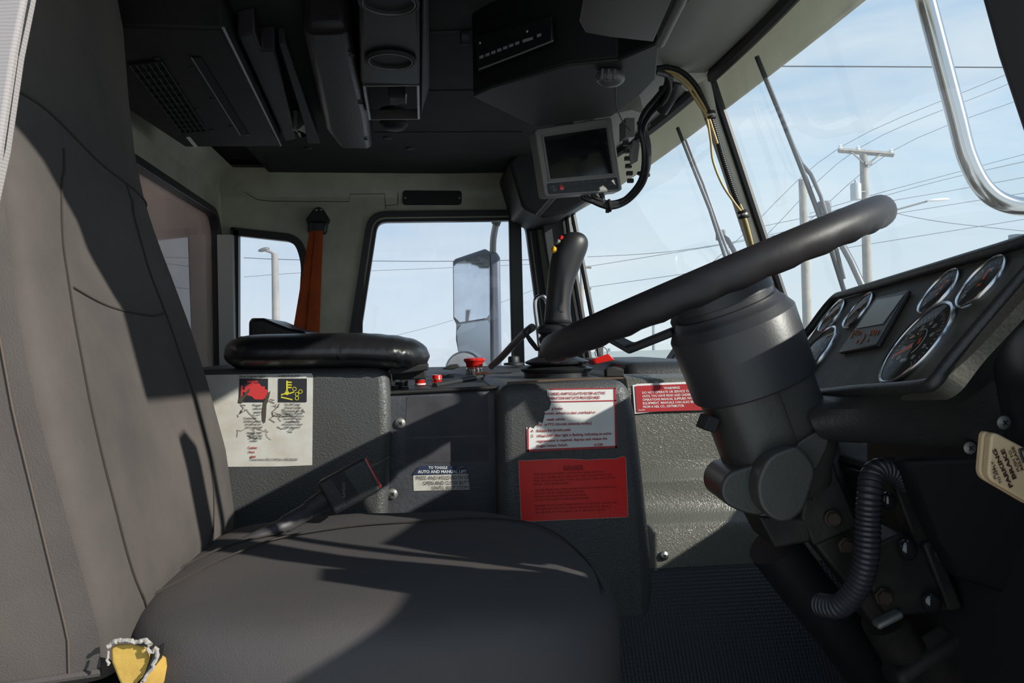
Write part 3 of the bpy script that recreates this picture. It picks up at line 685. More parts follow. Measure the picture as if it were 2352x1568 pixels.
P.poly(ck, [(pu(x), pv(y)) for x, y in ((548, 923), (552, 905), (556, 912), (566, 898), (574, 890), (572, 900), (560, 915), (556, 926))], .0016)
ck.build('cracks', mat('crack_brown', (.07, .05, .035), .8), s5, smooth=False)

# ================================================================== ARMREST
ar = MB(); rs = []
XA0, XA1 = onY(506, 800, 1.38).x, onY(990, 800, 1.30).x
n = 60
for i in range(n+1):
    t = i/n; x = XA0+(XA1-XA0)*t
    e_ = (1-abs(2*t-1)**9)**.5*.97+.03 if abs(2*t-1) < 1 else .06
    if t > .75: e_ *= 1-.10*((t-.75)/.25)**2
    zc = -.012 - .012*max(0, (t-.62)/.38)**1.3; hz = .033*e_*(1+.04*sin(t*70)*max(0, t-.5)*1.2)
    hy = .145*e_; yc = 1.455
    ring = []
    for k in range(36):
        a = 2*pi*k/36; ca_, sa = cos(a), sin(a)
        yy = abs(ca_)**.75*(1 if ca_ > 0 else -1)*hy; zz = abs(sa)**.85*(1 if sa > 0 else -1)*hz
        wr = .0022*sin(t*n*1.9+3*sin(a*2))*(1 if ca_ < -.2 else 0)*(1 if (t < .14 or t > .8 or .55 < t < .6) else .12)
        ring.append(V((x, yc+yy+wr, H+zc+zz*(1 if zz > 0 else .95)+wr*.4)))
    rs.append(ring)
o = ar.rings(rs).build('armrest', VINYL, angle=80); tag(o, 'padded black vinyl armrest on top of the console behind the seat', 'armrest')
sp = MB().nprism([onY(892, 840, 1.36), onY(985, 835, 1.36), onY(984, 850, 1.36), onY(900, 862, 1.36)], (0, .12, 0)).box(onY(940, 856, 1.44), (.06, .06, .022))
o = sp.build('armrest_bracket', BLACK, bevel=.003); tag(o, 'black bracket under the front end of the padded armrest', 'bracket')
# passenger seat top behind the armrest
ps = MB(); prof_ = [(570, 735), (578, 730), (604, 730), (630, 741), (662, 753), (700, 760), (720, 800), (570, 800)]
o = ps.nprism([onY(x, y, 1.72) for x, y in prof_], (0, .3, 0)).build('passenger_seat', VINYL, bevel=.012, seg=4); tag(o, 'top corner of a black seat showing above the armrest by the corner window', 'seat')

# ================================================================== SEAT BELT orange
sb = thing('passenger_seat_belt', 'orange seat belt strap hanging from a black anchor on the far cream pillar', 'seat belt', onY(735, 760, 2.44))
MB().nprism([onY(x, y, 2.465) for x, y in ((722, 478), (731, 474), (741, 478), (757, 503), (752, 514), (706, 514), (702, 503))], (0, .03, 0)).build('anchor_plate', BLACK, sb, bevel=.004)
MB().nprism([onY(x, y, 2.455) for x, y in ((706, 508), (753, 508), (748, 536), (706, 534))], (0, .035, 0)).build('anchor_sleeve', VINYL, sb, bevel=.006)
screw(sb, onY(726, 481, 2.463), (0, -1, 0), .004); screw(sb, onY(737, 481, 2.463), (0, -1, 0), .004)
st = MB()
for (a, b, c, d, yy) in (((711, 530), (728, 530), (706, 775), (670, 775), 2.452), ((724, 530), (742, 530), (733, 775), (702, 775), 2.445)):
    A_, B_, C_, D2 = [onY(*p, yy) for p in (a, b, c, d)]; m_ = 10; q = []
    rr = []
    for i in range(m_+1):
        t = i/m_; l, r = A_.lerp(D2, t), B_.lerp(C_, t); mid = l.lerp(r, .5)+V((0, -.004, 0))
        rr.append([l, mid, r, r+V((0, .003, 0)), mid+V((0, .003, 0)), l+V((0, .003, 0))])
    st.rings(rr)
st.build('strap', ORANGE, sb)
# wall plate above the door window
wp = thing('wall_plate', 'black rectangular cover plate on the cream wall above the door window', 'cover plate', onY(992, 470, YW))
MB().nprism(round_poly([onY(925, 437, YW-.008), onY(1061, 438, YW-.008), onY(1060, 470, YW-.008), onY(924, 470, YW-.008)], .011, 5), (0, .008, 0)).build('plate', BLACK, wp, bevel=.001)
for x in (930, 1055): screw(wp, onY(x, 454, YW-.009), (0, -1, 0), .004)

# ================================================================== JOYSTICK
js = thing('joystick', 'tall black joystick grip with thumb buttons standing on the console', 'joystick', onY(1285, 862, 1.55))
YJ = 1.55
gp = [((1248, 1318), 747, .024), ((1250, 1312), 735, .0235), ((1251, 1310), 715, .023), ((1254, 1310), 690, .023), ((1256, 1314), 665, .023), ((1258, 1322), 640, .023), ((1261, 1332), 615, .024), ((1265, 1342), 592, .025), ((1271, 1350), 572, .026), ((1279, 1352), 556, .025), ((1289, 1347), 543, .021), ((1300, 1336), 535, .014), ((1308, 1326), 533, .006)]
rs = []
for (xa, xb), y, hy in gp:
    a, b = onY(xa, y+ (0 if y > 600 else 0), YJ), onY(xb, y, YJ); c = (a+b)/2; hx = (b-a).length/2
    rs.append([c+V((hx*cos(2*pi*k/24), hy*(1 if sin(2*pi*k/24) > 0 else 1)*sin(2*pi*k/24), 0)) for k in range(24)])
MB().rings(rs).build('grip', RUBBER, js, sub=1, angle=80)
MB().tube([onY(1281, 706, YJ-.024), onY(1290, 715, YJ-.025), onY(1311, 719, YJ-.008)], .0007, 5).build('grip_seam', BLACK, js)
for (x, y, m_, r) in ((1287, 549, REDB, .006), (1280, 557, GRAY, .006), (1270, 575, mat('yellow_button', (.7, .42, .02), .35), .007)):
    MB().lathe(onY(x+5, y, YJ-.006), (-.8, -.25, .35), [(r, -.004), (r, .005), (r*.8, .007), (.0001, .0075)], 16).build('thumb_button', m_, js)
jc = onY(1283, 752, YJ)
MB().lathe(jc, (0, 0, 1), [(.036, -.014), (.043, -.010), (.044, -.002), (.040, .004), (.03, .007)], 36).build('collar', DARKP, js)
MB().lathe(onY(1280, 772, YJ), (0, 0, 1), [(.020, -.05), (.024, -.03), (.036, -.012), (.038, -.004), (.030, .006)], 36).build('lower_collar', DARKP, js)
bt = onY(1279, 864, YJ)
MB().lathe(bt, (0, 0, 1), [(.066, 0), (.066, .008), (.071, .012), (.073, .016), (.060, .020), (.050, .022), (.062, .026), (.064, .030), (.05, .036), (.038, .040), (.034, .060), (.028, .075)], 44).build('bellows', RUBBER, js)
cj = MB()
cjj = corrugated([onY(1128, 842, 1.95), onY(1150, 822, 1.9), (onY(1180, 790, 1.8)), onY(1205, 765, 1.68), onY(1222, 752, 1.6)], .0085, .006, .22)
o = cjj.build('corrugated_conduit', mat('grey_conduit', (.10, .10, .10), .5)); tag(o, 'thin grey corrugated conduit climbing from the switch panel to the joystick', 'conduit')
MB().nprism([onY(x, y, 1.56) for x, y in ((1200, 760), (1218, 747), (1222, 755), (1215, 768), (1232, 790), (1240, 805), (1232, 806), (1215, 785), (1206, 768))], (0, .012, 0)).build('cable_clip', BLACK, js, bevel=.002)
gh = MB().tube(smooth_path([onY(1246, 875, 2.34), onY(1237, 770, 2.34), onY(1229, 700, 2.34), onY(1236, 682, 2.34), onY(1252, 684, 2.34), onY(1262, 720, 2.34), onY(1272, 800, 2.34), onY(1276, 875, 2.34)], 6), .007, 10).build('grab_handle', CHROME)
tag(gh, 'small bright metal grab handle behind the joystick at the door window', 'handle')
# key tag
kt = thing('key_ring', 'key ring with a small red tag lying on the console behind the wheel rim', 'key ring', onY(1385, 838, 1.75))
MB().nprism([onY(x, y, 1.62) for x, y in ((1356, 826), (1397, 812), (1412, 826), (1370, 836))], (0, .05, -.004)).build('red_tag', REDB, kt, bevel=.001)
MB().tube([onY(1381, 810, 1.7)+V((.014*cos(a), 0, .014*sin(a))) for a in [2*pi*i/20 for i in range(21)]], .001, 6).build('ring', STEEL, kt)
MB().nprism([onY(x, y, 1.71) for x, y in ((1374, 796), (1386, 796), (1385, 818), (1375, 818))], (0, .003, 0)).build('key', STEEL, kt)
pb = MB().nprism([onY(x, y, 1.85) for x, y in ((1562, 795), (1527, 848), (1590, 860), (1620, 800))], (0, .05, 0)).build('pedal_cover', DARKP, bevel=.004)
tag(pb, 'small black ribbed cover rising left of the steering column by the windscreen', 'cover')

# ================================================================== DRIVER SEAT
SY = .95
seat = thing('driver_seat', 'high-backed driver seat in worn dusty grey fabric with a torn near corner', 'seat', (-.1, SY, 0))
BS = [(-.31, -.275, .22, .13), (-.285, -.262, .24, .15), (-.24, -.258, .25, .155), (-.15, -.272, .262, .15), (-.05, -.296, .258, .145), (.03, -.316, .245, .14), (.1, -.335, .222, .13), (.16, -.350, .205, .12), (.21, -.360, .192, .11), (.26, -.368, .187, .105), (.34, -.375, .185, .10), (.43, -.38, .183, .095), (.48, -.385, .165, .08), (.50, -.395, .12, .05)]
def bsec(z):
    for a, b in zip(BS, BS[1:]):
        if z <= b[0]:
            t = max(0, (z-a[0])/(b[0]-a[0])); return [a[i]*(1-t)+b[i]*t for i in range(1, 4)]
    return BS[-1][1:]
def back_pt(z, th_):
    xf, hw, tk = bsec(z); c, s = cos(th_), sin(th_)
    n_ = .42
    x = (abs(c)**n_)*(1 if c > 0 else -1)*tk/2; y = (abs(s)**n_)*(1 if s > 0 else -1)*hw
    v = y/hw
    bol = (.022*abs(v)**3 - .012) if (c > 0 and z < .18) else 0
    bol *= max(0, min(1, (.2-z)/.1))
    if c > 0: x += bol*min(1, c*2.2)
    return V((xf-tk/2+x, SY+y, H+z))
zs = [-.288+.788*i/70 for i in range(71)]
rs = [[back_pt(z, 2*pi*k/72) for k in range(72)] for z in zs]
MB().rings(rs).build('backrest', FABRIC2, seat, angle=80)
def face_pt(z, v):                                  # v -1..1 across the front face
    xf, hw, tk = bsec(z)
    s = abs(v)**(1/.42); th_ = math.asin(min(1, s))*(1 if v > 0 else -1)
    p = back_pt(z, th_); return p+V((.0008, 0, 0))
def seam_face(pts, name='seam', r=.0013):
    P = smooth_path([V((a, b, 0)) for a, b in pts], 8)
    MB().tube([face_pt(p.x, p.y) for p in P], r, 6).build(name, mat('seam_thread', (.03, .024, .02), .9), seat)
seam_face([(.245, -.97), (.24, -.6), (.215, 0), (.205, .5), (.195, .9), (.19, .985)])
seam_face([(.207, .42), (.12, .5), (.0, .55), (-.1, .58), (-.18, .55), (-.24, .42), (-.27, .2)])
seam_face([(.207, .42-.9), (.12, -.6), (0, -.68), (-.12, -.72), (-.22, -.68), (-.28, -.5)])
seam_face([(.06, -.6), (.045, -.2), (.04, .3), (.045, .52)])
# near-side cover flap: fabric skin that hangs over the side of the backrest
fl = []
for i in range(30):
    t = i/29; z = .20-.475*t; xf, hw, tk = bsec(z)
    row = []
    for j in range(12):
        u = j/11; x = xf-.012-(tk+.10*t)*u
        row.append(V((x, SY-hw-.006-.012*sin(u*pi)-.004*sin(u*9+t*5)-.01*t*sin(t*pi), H+z)))
    fl.append(row)
MB().rings(fl, cap=False, closed=False).build('side_flap', FABRIC2, seat, angle=80)
hem = [fl[-1][j] for j in range(12)]
MB().tube(hem, .004, 8).build('flap_hem', FABRIC, seat)
MB().tube([fl[i][1]+V((0, -.001, 0)) for i in range(30)], .0008, 6).build('flap_seam', mat('thread_tan', (.10, .075, .06), .9), seat)
# cushion
def cush(th_, s, z):
    c, q = cos(th_), sin(th_); n_ = 2/3.6
    hx, hy = .262, .255
    x = abs(c)**n_*(1 if c > 0 else -1)*hx*s; y = abs(q)**n_*(1 if q > 0 else -1)*hy*s
    if x > 0: y *= 1-.13*(x/hx)**2.5
    zz = z - .018*max(0, x/hx)**3 - .007*(1-min(1, abs(y)/hy*1.1))*(1 if z > -.27 else 0)*min(1, (1-abs(x/hx))*2)
    zz += .0016*sin(x*38+y*16)*s*(1 if z > -.3 else 0)
    return V((-.042+x, SY+y, H+zz))
cp = [(.02, -.247), (.2, -.247), (.4, -.246), (.6, -.2455), (.75, -.246), (.86, -.249), (.93, -.255), (.97, -.264), (.99, -.276), (1.0, -.292), (1.0, -.34), (.99, -.38), (.96, -.41), (.9, -.42)]
rs = [[cush(2*pi*k/96, s, z) for k in range(96)] for s, z in cp]
MB().rings(rs).build('cushion', FABRIC, seat, angle=80)
def ctop(x, y):                                    # height of the cushion top
    s = max(abs(x+.042)/.262, abs(y-SY)/.255); 
    for (a, za), (b, zb) in zip(cp, cp[1:]):
        if s <= b: z = za+(zb-za)*max(0, (s-a)/(b-a)); break
    else: z = -.29
    xx = (x+.042)/.262
    return H+z-.018*max(0, xx)**3+.0015
sm = mat('seam_thread', (.03, .024, .02), .9)
for pts in ([(-.27, .83), (-.2, 1.0), (-.12, 1.07), (0, 1.09), (.1, 1.10), (.17, 1.06), (.2, .95), (.19, .8)], [(-.28, .90), (-.24, 1.0), (-.18, 1.06)]):
    P_ = smooth_path([V((a, b, 0)) for a, b in pts], 8); MB().tube([V((p.x, p.y, ctop(p.x, p.y)-.001)) for p in P_], .0013, 6).build('seam', sm, seat)
pp = []
for i in range(80):
    a = -pi*.96+pi*1.5*i/79; p = cush(a, 1.003, -.29); pp.append(p)
# torn foam
FO = mat('yellow_foam', (.50, .33, .07), .9, bump=.6, bscale=80, col2=(.38, .22, .05), vscale=20)
YT = .692
foam = [onY(x, y, YT) for x, y in ((252, 1490), (262, 1478), (300, 1476), (335, 1484), (342, 1510), (338, 1545), (310, 1590), (292, 1600), (270, 1560), (254, 1520))]
MB().nprism(foam, (.012, .05, -.035)).build('torn_foam', FO, seat, bevel=.006, seg=4)
fr_ = MB(); random.seed(3)
for pts, r in (([(248, 1484), (262, 1474), (285, 1471), (310, 1474), (332, 1472), (345, 1482)], .0032), ([(340, 1486), (348, 1500), (356, 1490), (362, 1498), (352, 1530), (340, 1548), (322, 1572), (300, 1600)], .0026), ([(250, 1495), (246, 1515), (250, 1530)], .002)):
    P_ = resample(smooth_path([onY(x, y, YT-.006) for x, y in pts], 6), .0018)
    P_ = [p+V((random.uniform(-1, 1), random.uniform(-1, 1), random.uniform(-1, 1)))*.0007 for p in P_]
    fr_.tube(P_, [r*random.uniform(.45, .75) for _ in P_], 7)
fr_.build('frayed_edge', mat('fray_white', (.32, .30, .28), .95, bump=.8, bscale=200), seat)
MB().nprism([onY(x, y, YT) for x, y in ((350, 1500), (362, 1494), (356, 1530), (320, 1568), (305, 1600), (295, 1600), (330, 1545))], (0, .02, 0)).build('torn_strip', VINYL, seat, bevel=.002)
# seat base
MB().box((-.06, SY, .17), (.44, .40, .28)).build('seat_base', BLACK, seat, bevel=.02)
MB().box((-.35, SY-.02, H-.35), (.16, .42, .10)).build('back_hinge', BLACK, seat, bevel=.02)
# knob on the left edge
# buckle
bk = thing('seat_belt_buckle', 'black seat belt buckle with red release button on a stiff stalk beside the cushion', 'buckle', onY(800, 1180, 1.13))
c = onY(803, 1115, 1.11); ex_ = (onY(853, 1084, 1.11)-onY(750, 1140, 1.11)).normalized(); ey = V((0, 1, 0)); ez = ex_.cross(ey).normalized()*-1
RM = Matrix((ex_, ey, ez)).transposed()
MB().box(c, (.073, .024, .0515), RM).build('buckle_body', DARKP, bk, bevel=.006, seg=4)
MB().box(c+ex_*.0365, (.003, .013, .045), RM).build('release_button', REDB, bk, bevel=.001)
MB().box(c+V((0, -.0122, 0))-ez*.002-ex_*.004, (.020, .001, .042), RM @ Matrix.Rotation(radians(5), 3, 'Y')).build('buckle_badge', BLACK, bk)
bp_ = Patch(c+V((0, -.0130, 0))-ex_*.010+ez*.013, c+V((0, -.0130, 0))+ex_*.002-ez*.010, c+V((0, -.0130, 0))-ex_*.004-ez*.013, c+V((0, -.0130, 0))-ex_*.016+ez*.010)
tx = MB(); bp_.text(tx, 'PRESS', .1, .85, .55, .9, .0004); tx.build('badge_lettering', mat('badge_ink', (.12, .11, .08), .5), bk, smooth=False)
st = [onY(770, 1128, 1.11), onY(740, 1150, 1.11), onY(712, 1170, 1.11), onY(665, 1198, 1.08), onY(620, 1222, 1.06), onY(575, 1244, 1.05), onY(540, 1262, 1.04)]
MB().tube(smooth_path(st[:3], 5), (.0135), 16, sq=.7).build('stalk_sleeve', DARKP, bk)
MB().tube(smooth_path(st[1:], 6), [.0098+.0018*(1 if i < 14 else 0) for i in range(25)], 16, sq=.7).build('stalk', mat('grey_stalk', (.045, .042, .045), .5, bump=.3, bscale=60), bk)
# near shoulder belt at top left
nb = MB().rings([[at(48, -60, .46), at(78, -60, .47), at(79, -60, .473), at(49, -60, .463)], [at(-60, 330, .46), at(8, 330, .47), at(9, 330, .473), at(-59, 330, .463)], [at(-120, 560, .46), at(-28, 560, .47), at(-27, 560, .473), at(-119, 560, .463)]])
nb = MB().nprism([at(-60, -60, .45), at(66, -60, .45), at(30, 120, .45), at(-2, 340, .45), at(-80, 700, .45)], D_*.012).build('driver_seat_belt', WEB, bevel=.002)
tag(nb, 'pale grey seat belt webbing close to the lens at the upper left edge', 'seat belt')
o = MB().tube([at(74, -60, .455), at(34, 130, .455), at(4, 340, .455), at(-40, 520, .455)], .0022, 8).build('belt_guide', DARKP); tag(o, 'dark belt guide rod along the grey webbing at upper left edge', 'belt guide')

# ================================================================== STEERING WHEEL + COLUMN
r1, r2 = ray(1272, 800).normalized(), ray(2022, 484).normalized()
nW = r1.cross(r2).normalized()
if nW.z < 0: nW = -nW
dir_ = (r1+r2).normalized(); half = math.acos(r1.dot(r2))/2
RW = .213; dist = RW/sin(half); OW = C0+dir_*dist
OW = OW - nW*.0
uW = (r2-r1).normalized(); vW = nW.cross(uW).normalized()
if vW.y < 0: vW = -vW
sw = thing('steering_wheel', 'large black steering wheel seen edge on, tilted up to the right', 'steering wheel', OW)
rs = []
for i in range(97):
    a = 2*pi*i/96; c_ = OW+uW*(RW*cos(a))+vW*(RW*sin(a)); rad = (c_-OW).normalized()
    rs.append([c_+rad*(.0175*cos(b))+nW*(.0185*sin(b)-(.0011*sin(a*30) if sin(b) < 0 else 0)) for b in [2*pi*k/22 for k in range(22)]])
MB().rings(rs, cap=False).build('rim', RIM, sw, angle=80)
for ang in (172, 100):
    a = radians(ang); d = uW*cos(a)+vW*sin(a); t_ = nW.cross(d)
    P_ = [OW+d*(RW-.01)-nW*.006, OW+d*.15-nW*.010, OW+d*.125-nW*.040, OW+d*.06-nW*.040]
    rr = [[p+t_*w_+nW*.005, p-t_*w_+nW*.005, p-t_*w_-nW*.005, p+t_*w_-nW*.005] for p, w_ in zip(P_, (.018, .022, .026, .034))]
    MB().rings(rr).build('spoke', DULL, sw, bevel=.003)
MB().lathe(OW, nW, [(.050, -.052), (.062, -.050), (.063, -.028), (.058, -.020), (.045, -.016), (.0001, -.014)], 48).build('hub', DULL, sw)
# column: axis passes a little right of the wheel centre
def cpt(px, py): return onP(px, py, OW, (vW).normalized())
col = thing('steering_column', 'thick black steering column with drum-shaped collar below the wheel', 'steering column', onY(1850, 1300, 1.1))
top = at(1672, 722, .975); bot = at(1729, 877, .985)
axd = (bot-top).normalized()
def perp(p, hw_u, hw_v, n_=2.4, seg=40, su=0):
    a = (R0 - axd*R0.dot(axd)).normalized(); b = axd.cross(a).normalized()
    out = []
    for k in range(seg):
        t = 2*pi*k/seg; c_, s_ = cos(t), sin(t)
        out.append(p+a*(abs(c_)**(2/n_)*(1 if c_ > 0 else -1)*hw_u+su)+b*(abs(s_)**(2/n_)*(1 if s_ > 0 else -1)*hw_v))
    return out
Ld = (bot-top).length
drum = [(-.045, .060), (-.043, .062), (-.020, .063), (-.019, .060), (-.012, .060), (-.011, .064), (-.004, .067), (-.002, .070), (0, .071), (.010, .0775), (.011, .078), (Ld, .077), (Ld+.002, .075)]
MB().rings([perp(top+axd*s, r, r, 2.15) for s, r in drum]).build('collar_drum', DARKP if 0 else mat('column_black', (.029, .029, .033), .42, bump=.08, bscale=250, col2=(.032, .032, .034), vscale=6), col, angle=35)
CB = mat('column_cover', (.036, .036, .036), .38, bump=.12, bscale=220, col2=(.050, .048, .042), vscale=7)
cov = [(Ld-.01, .0695, .065, 0), (Ld+.03, .069, .066, 0), (Ld+.06, .070, .066, .001), (Ld+.085, .072, .065, .003), (Ld+.105, .066, .060, .001), (Ld+.125, .056, .055, -.002), (Ld+.145, .046, .05, 0), (Ld+.155, .03, .035, -.004), (Ld+.158, .01, .02, -.006)]
MB().rings([perp(top+axd*s, a, b, 2.8, su=su) for s, a, b, su in cov]).build('column_cover', CB, col, angle=50)
aU = (R0 - axd*R0.dot(axd)).normalized(); bU = axd.cross(aU).normalized()
if bU.y > 0: bU = -bU
# split seam
MB().tube([at(1775, 868, .91), at(1800, 930, .912), at(1825, 1000, .915), at(1850, 1090, .93), at(1865, 1150, .96)], .0009, 6).build('cover_seam', BLACK, col)
# bosses
def boss(pts, t0, dep, name, bev=.012):
    return MB().nprism(round_poly([at(x, y, t0) for x, y in pts], .014, 4), D_*dep).build(name, CB, col, bevel=bev, seg=6)
boss([(1765, 1045), (1835, 1020), (1880, 1075), (1848, 1175), (1812, 1202), (1775, 1196), (1745, 1165), (1736, 1110)], .902, .12, 'cover_lobe', .014)
boss([(1672, 1085), (1755, 1060), (1765, 1120), (1760, 1190), (1700, 1176), (1660, 1154), (1654, 1118)], .935, .09, 'cover_lobe', .022)
boss([(1820, 1025), (1886, 984), (1906, 992), (1902, 1025), (1866, 1095), (1815, 1120)], .918, .09, 'cover_lobe', .014)
MB().box(at(1626, 971, .95), (.016, .03, .018), Matrix.Rotation(.4, 3, 'Y')).build('tilt_tab', BLACK, col, bevel=.002)
# lower structure
lb = thing('column_bracket', 'dark greasy steel bracket and shaft carrying the steering column to the floor', 'bracket', (.62, 1.15, .05))
DK = mat('greasy_steel', (.012, .011, .010), .6, .1, bump=.5, bscale=60, col2=(.035, .028, .022), vscale=20)
def bpr(pts, t0, dep, m=DK, name='bracket_plate', bev=.004): return MB().nprism([at(x, y, t0) for x, y in pts], D_*dep).build(name, m, lb, bevel=bev)
bpr([(1850, 1130), (1905, 1020), (1925, 1090), (1975, 1210), (1870, 1255), (1840, 1190)], 1.0, .05)
bpr([(1740, 1185), (1860, 1190), (1865, 1245), (1780, 1260)], 1.0, .09)
bpr([(1872, 1250), (1975, 1205), (2075, 1430), (2010, 1440), (1935, 1330)], 1.02, .04)
bpr([(2010, 1250), (2070, 1225), (2170, 1270), (2210, 1400), (2120, 1410), (2040, 1420), (1990, 1330)], 1.0, .06, name='pivot_plate')
bpr([(2045, 1095), (2085, 1100), (2150, 1250), (2110, 1270)], 1.0, .03, name='strut')
bpr([(2120, 1250), (2150, 1240), (2215, 1400), (2180, 1405)], .99, .02, name='strut')
bpr([(2015, 1435), (2075, 1405), (2080, 1420), (2020, 1450)], .98, .02, GRAY, 'edge_plate')
MB().tube([at(1775, 1250, 1.08), at(1850, 1350, 1.1), at(1930, 1450, 1.12), at(2010, 1560, 1.15)], .036, 20).build('lower_shaft', RUBBER, lb)
MB().tube([at(2030, 1420, 1.03), at(2110, 1560, 1.05), at(2160, 1650, 1.06)], .03, 16).build('pedal_arm', DK, lb)
MB().box(at(2140, 1540, 1.03), (.11, .05, .07), Matrix.Rotation(-.5, 3, 'Y')).build('pedal_pad', DK, lb, bevel=.012)
for (x, y, r) in ((1913, 1190, .009), (1944, 1253, .009), (2030, 1370, .010)):
    MB().lathe(at(x, y, .995), -D_, [(r*1.2, -.004), (r*1.2, .001), (r, .002), (r, .006), (r*.8, .008), (.0001, .008)], 6 if x != 1913 else 20).build('bolt', RUST, lb)
for (x, y, r) in ((2085, 1262, .012), (2040, 1150, .010), (2140, 1385, .012), (2170, 1270, .016)):
    MB().ell(at(x, y, .985), (aU*r, V((0, .008, 0)), axd*r*1.2)).build('shiny_nut', mat('oily_nut', (.08, .085, .09), .12, .8), lb)
o = corrugated([at(2085, 1108, .96), at(2050, 1080, .95), at(2010, 1085, .94), at(1998, 1130, .93), at(1994, 1200, .93), at(1990, 1280, .93), at(1970, 1345, .94), at(1930, 1390, .96), at(1885, 1388, .99)], .0148, .0062, .14, 18).build('ribbed_hose', mat('hose_black', (.032, .032, .038), .38))
tag(o, 'thick black ribbed hose looping down beside the steering column', 'hose')
o = MB().tube([at(2232, 1400, 1.1), at(2236, 1500, 1.1), at(2240, 1620, 1.1)], .0025, 8).build('pedal_cable', GRAY); tag(o, 'thin grey vertical cable in the dark footwell at lower right', 'cable')

# ================================================================== INSTRUMENT PANEL
h_ = ray(1341, 855).normalized(); g0 = V((h_.y, -h_.x, 0)).normalized(); up0 = h_.cross(g0).normalized()
if up0.z < 0: up0 = -up0
TH = radians(37)
d2 = (up0*cos(TH)+g0*sin(TH)).normalized(); nP = h_.cross(d2).normalized()
KD = .92
P0 = at(2110, 793, .88*KD)
if nP.dot(C0-P0) < 0: nP = -nP
def ip(px, py, hh=0): return onP(px, py, P0, nP)+nP*hh
dash = thing('dashboard', 'black dashboard with chrome-ringed gauges to the right of the steering column', 'dashboard', at(2150, 1100, .95))
DASHF = mat('dusty_dash_face', (.045, .043, .036), .6, bump=.3, bscale=260, col2=(.080, .074, .055), vscale=30)
DASHS = mat('dash_shell', (.019, .019, .020), .42, bump=.25, bscale=260, col2=(.026, .025, .023), vscale=12)
face = [ip(x, y) for x, y in ((1925, 690), (1880, 745), (1843, 800), (1835, 902), (2136, 888), (2165, 868), (2215, 800), (2345, 660), (2440, 540))]
face_r = round_poly(face, .012, 4)
MB().prism(face_r, -nP*.02).build('gauge_face', DASHF, dash, smooth=False)
# raised rim around the face
rimp = [ip(x, y, .004) for x, y in ((2470, 520), (2352, 562), (2200, 606), (2060, 646), (1948, 678), (1925, 686), (1900, 712), (1872, 750), (1843, 790), (1836, 850), (1838, 905), (1990, 900), (2120, 893), (2155, 882), (2180, 850), (2230, 790), (2340, 662), (2420, 570))]
MB().tube(smooth_path(rimp, 5), .0065, 10).build('face_rim', DASHS, dash)
# shell
def dn(p, k): return p + V((0, 0, -k))
sh = [ip(1925, 684), ip(2060, 644), ip(2200, 603), ip(2352, 558), ip(2480, 515)]
fw = V((.045, .0, -.02))
MB().rings([sh, [p+fw for p in sh], [p+fw+V((-.02, 0, -.10)) for p in sh]], cap=False, closed=False).build('dash_top', DASHS, dash)
# side shell: from the face's right rim bending down to the lower dash
a_ = [ip(1840, 908, .003), ip(2000, 903, .003), ip(2120, 897, .003), ip(2160, 886, .003), ip(2190, 850, .003), ip(2240, 790, .003), ip(2345, 668, .003), ip(2440, 560, .003)]
b_ = [at(1850, 925, .97*KD), at(2000, 925, .93*KD), at(2140, 925, .89*KD), at(2200, 915, .86*KD), at(2250, 880, .83*KD), at(2310, 830, .80*KD), at(2420, 740, .76*KD), at(2520, 640, .72*KD)]
c_ = [at(1880, 1030, 1.0*KD), at(2010, 1036, .96*KD), at(2130, 1044, .92*KD), at(2230, 1048, .88*KD), at(2290, 1040, .84*KD), at(2360, 1010, .80*KD), at(2460, 960, .76*KD), at(2560, 900, .72*KD)]
e1 = [p+V((.05, .02, .01)) for p in c_]
MB().rings([a_, b_, c_, e1], cap=False, closed=False).build('dash_shell', DASHS, dash, sub=2, angle=80)
MB().nprism([V((.70, 1.16, H-.01)), V((.66, .52, H+.02)), V((.66, .52, H-.7)), V((.70, 1.16, H-.7))], (.03, 0, 0)).build('bulkhead', BLACK, dash, smooth=False)
# lower dash panel
MB().nprism([at(2070, 1058, .99*KD), at(2480, 1040, .90*KD), at(2480, 1420, .98*KD), at(2200, 1330, 1.02*KD), at(2150, 1240, 1.02*KD), at(2090, 1105, 1.0*KD)], D_*.03).build('lower_panel', mat('lower_dash', (.009, .009, .010), .7, spec=.2, bump=.2, bscale=200), dash, bevel=.008)
for (x, y, t_) in ((2227, 1028, .873), (2305, 970, .80)): screw(dash, at(x, y, t_*KD), -D_, .0065, GRAY)
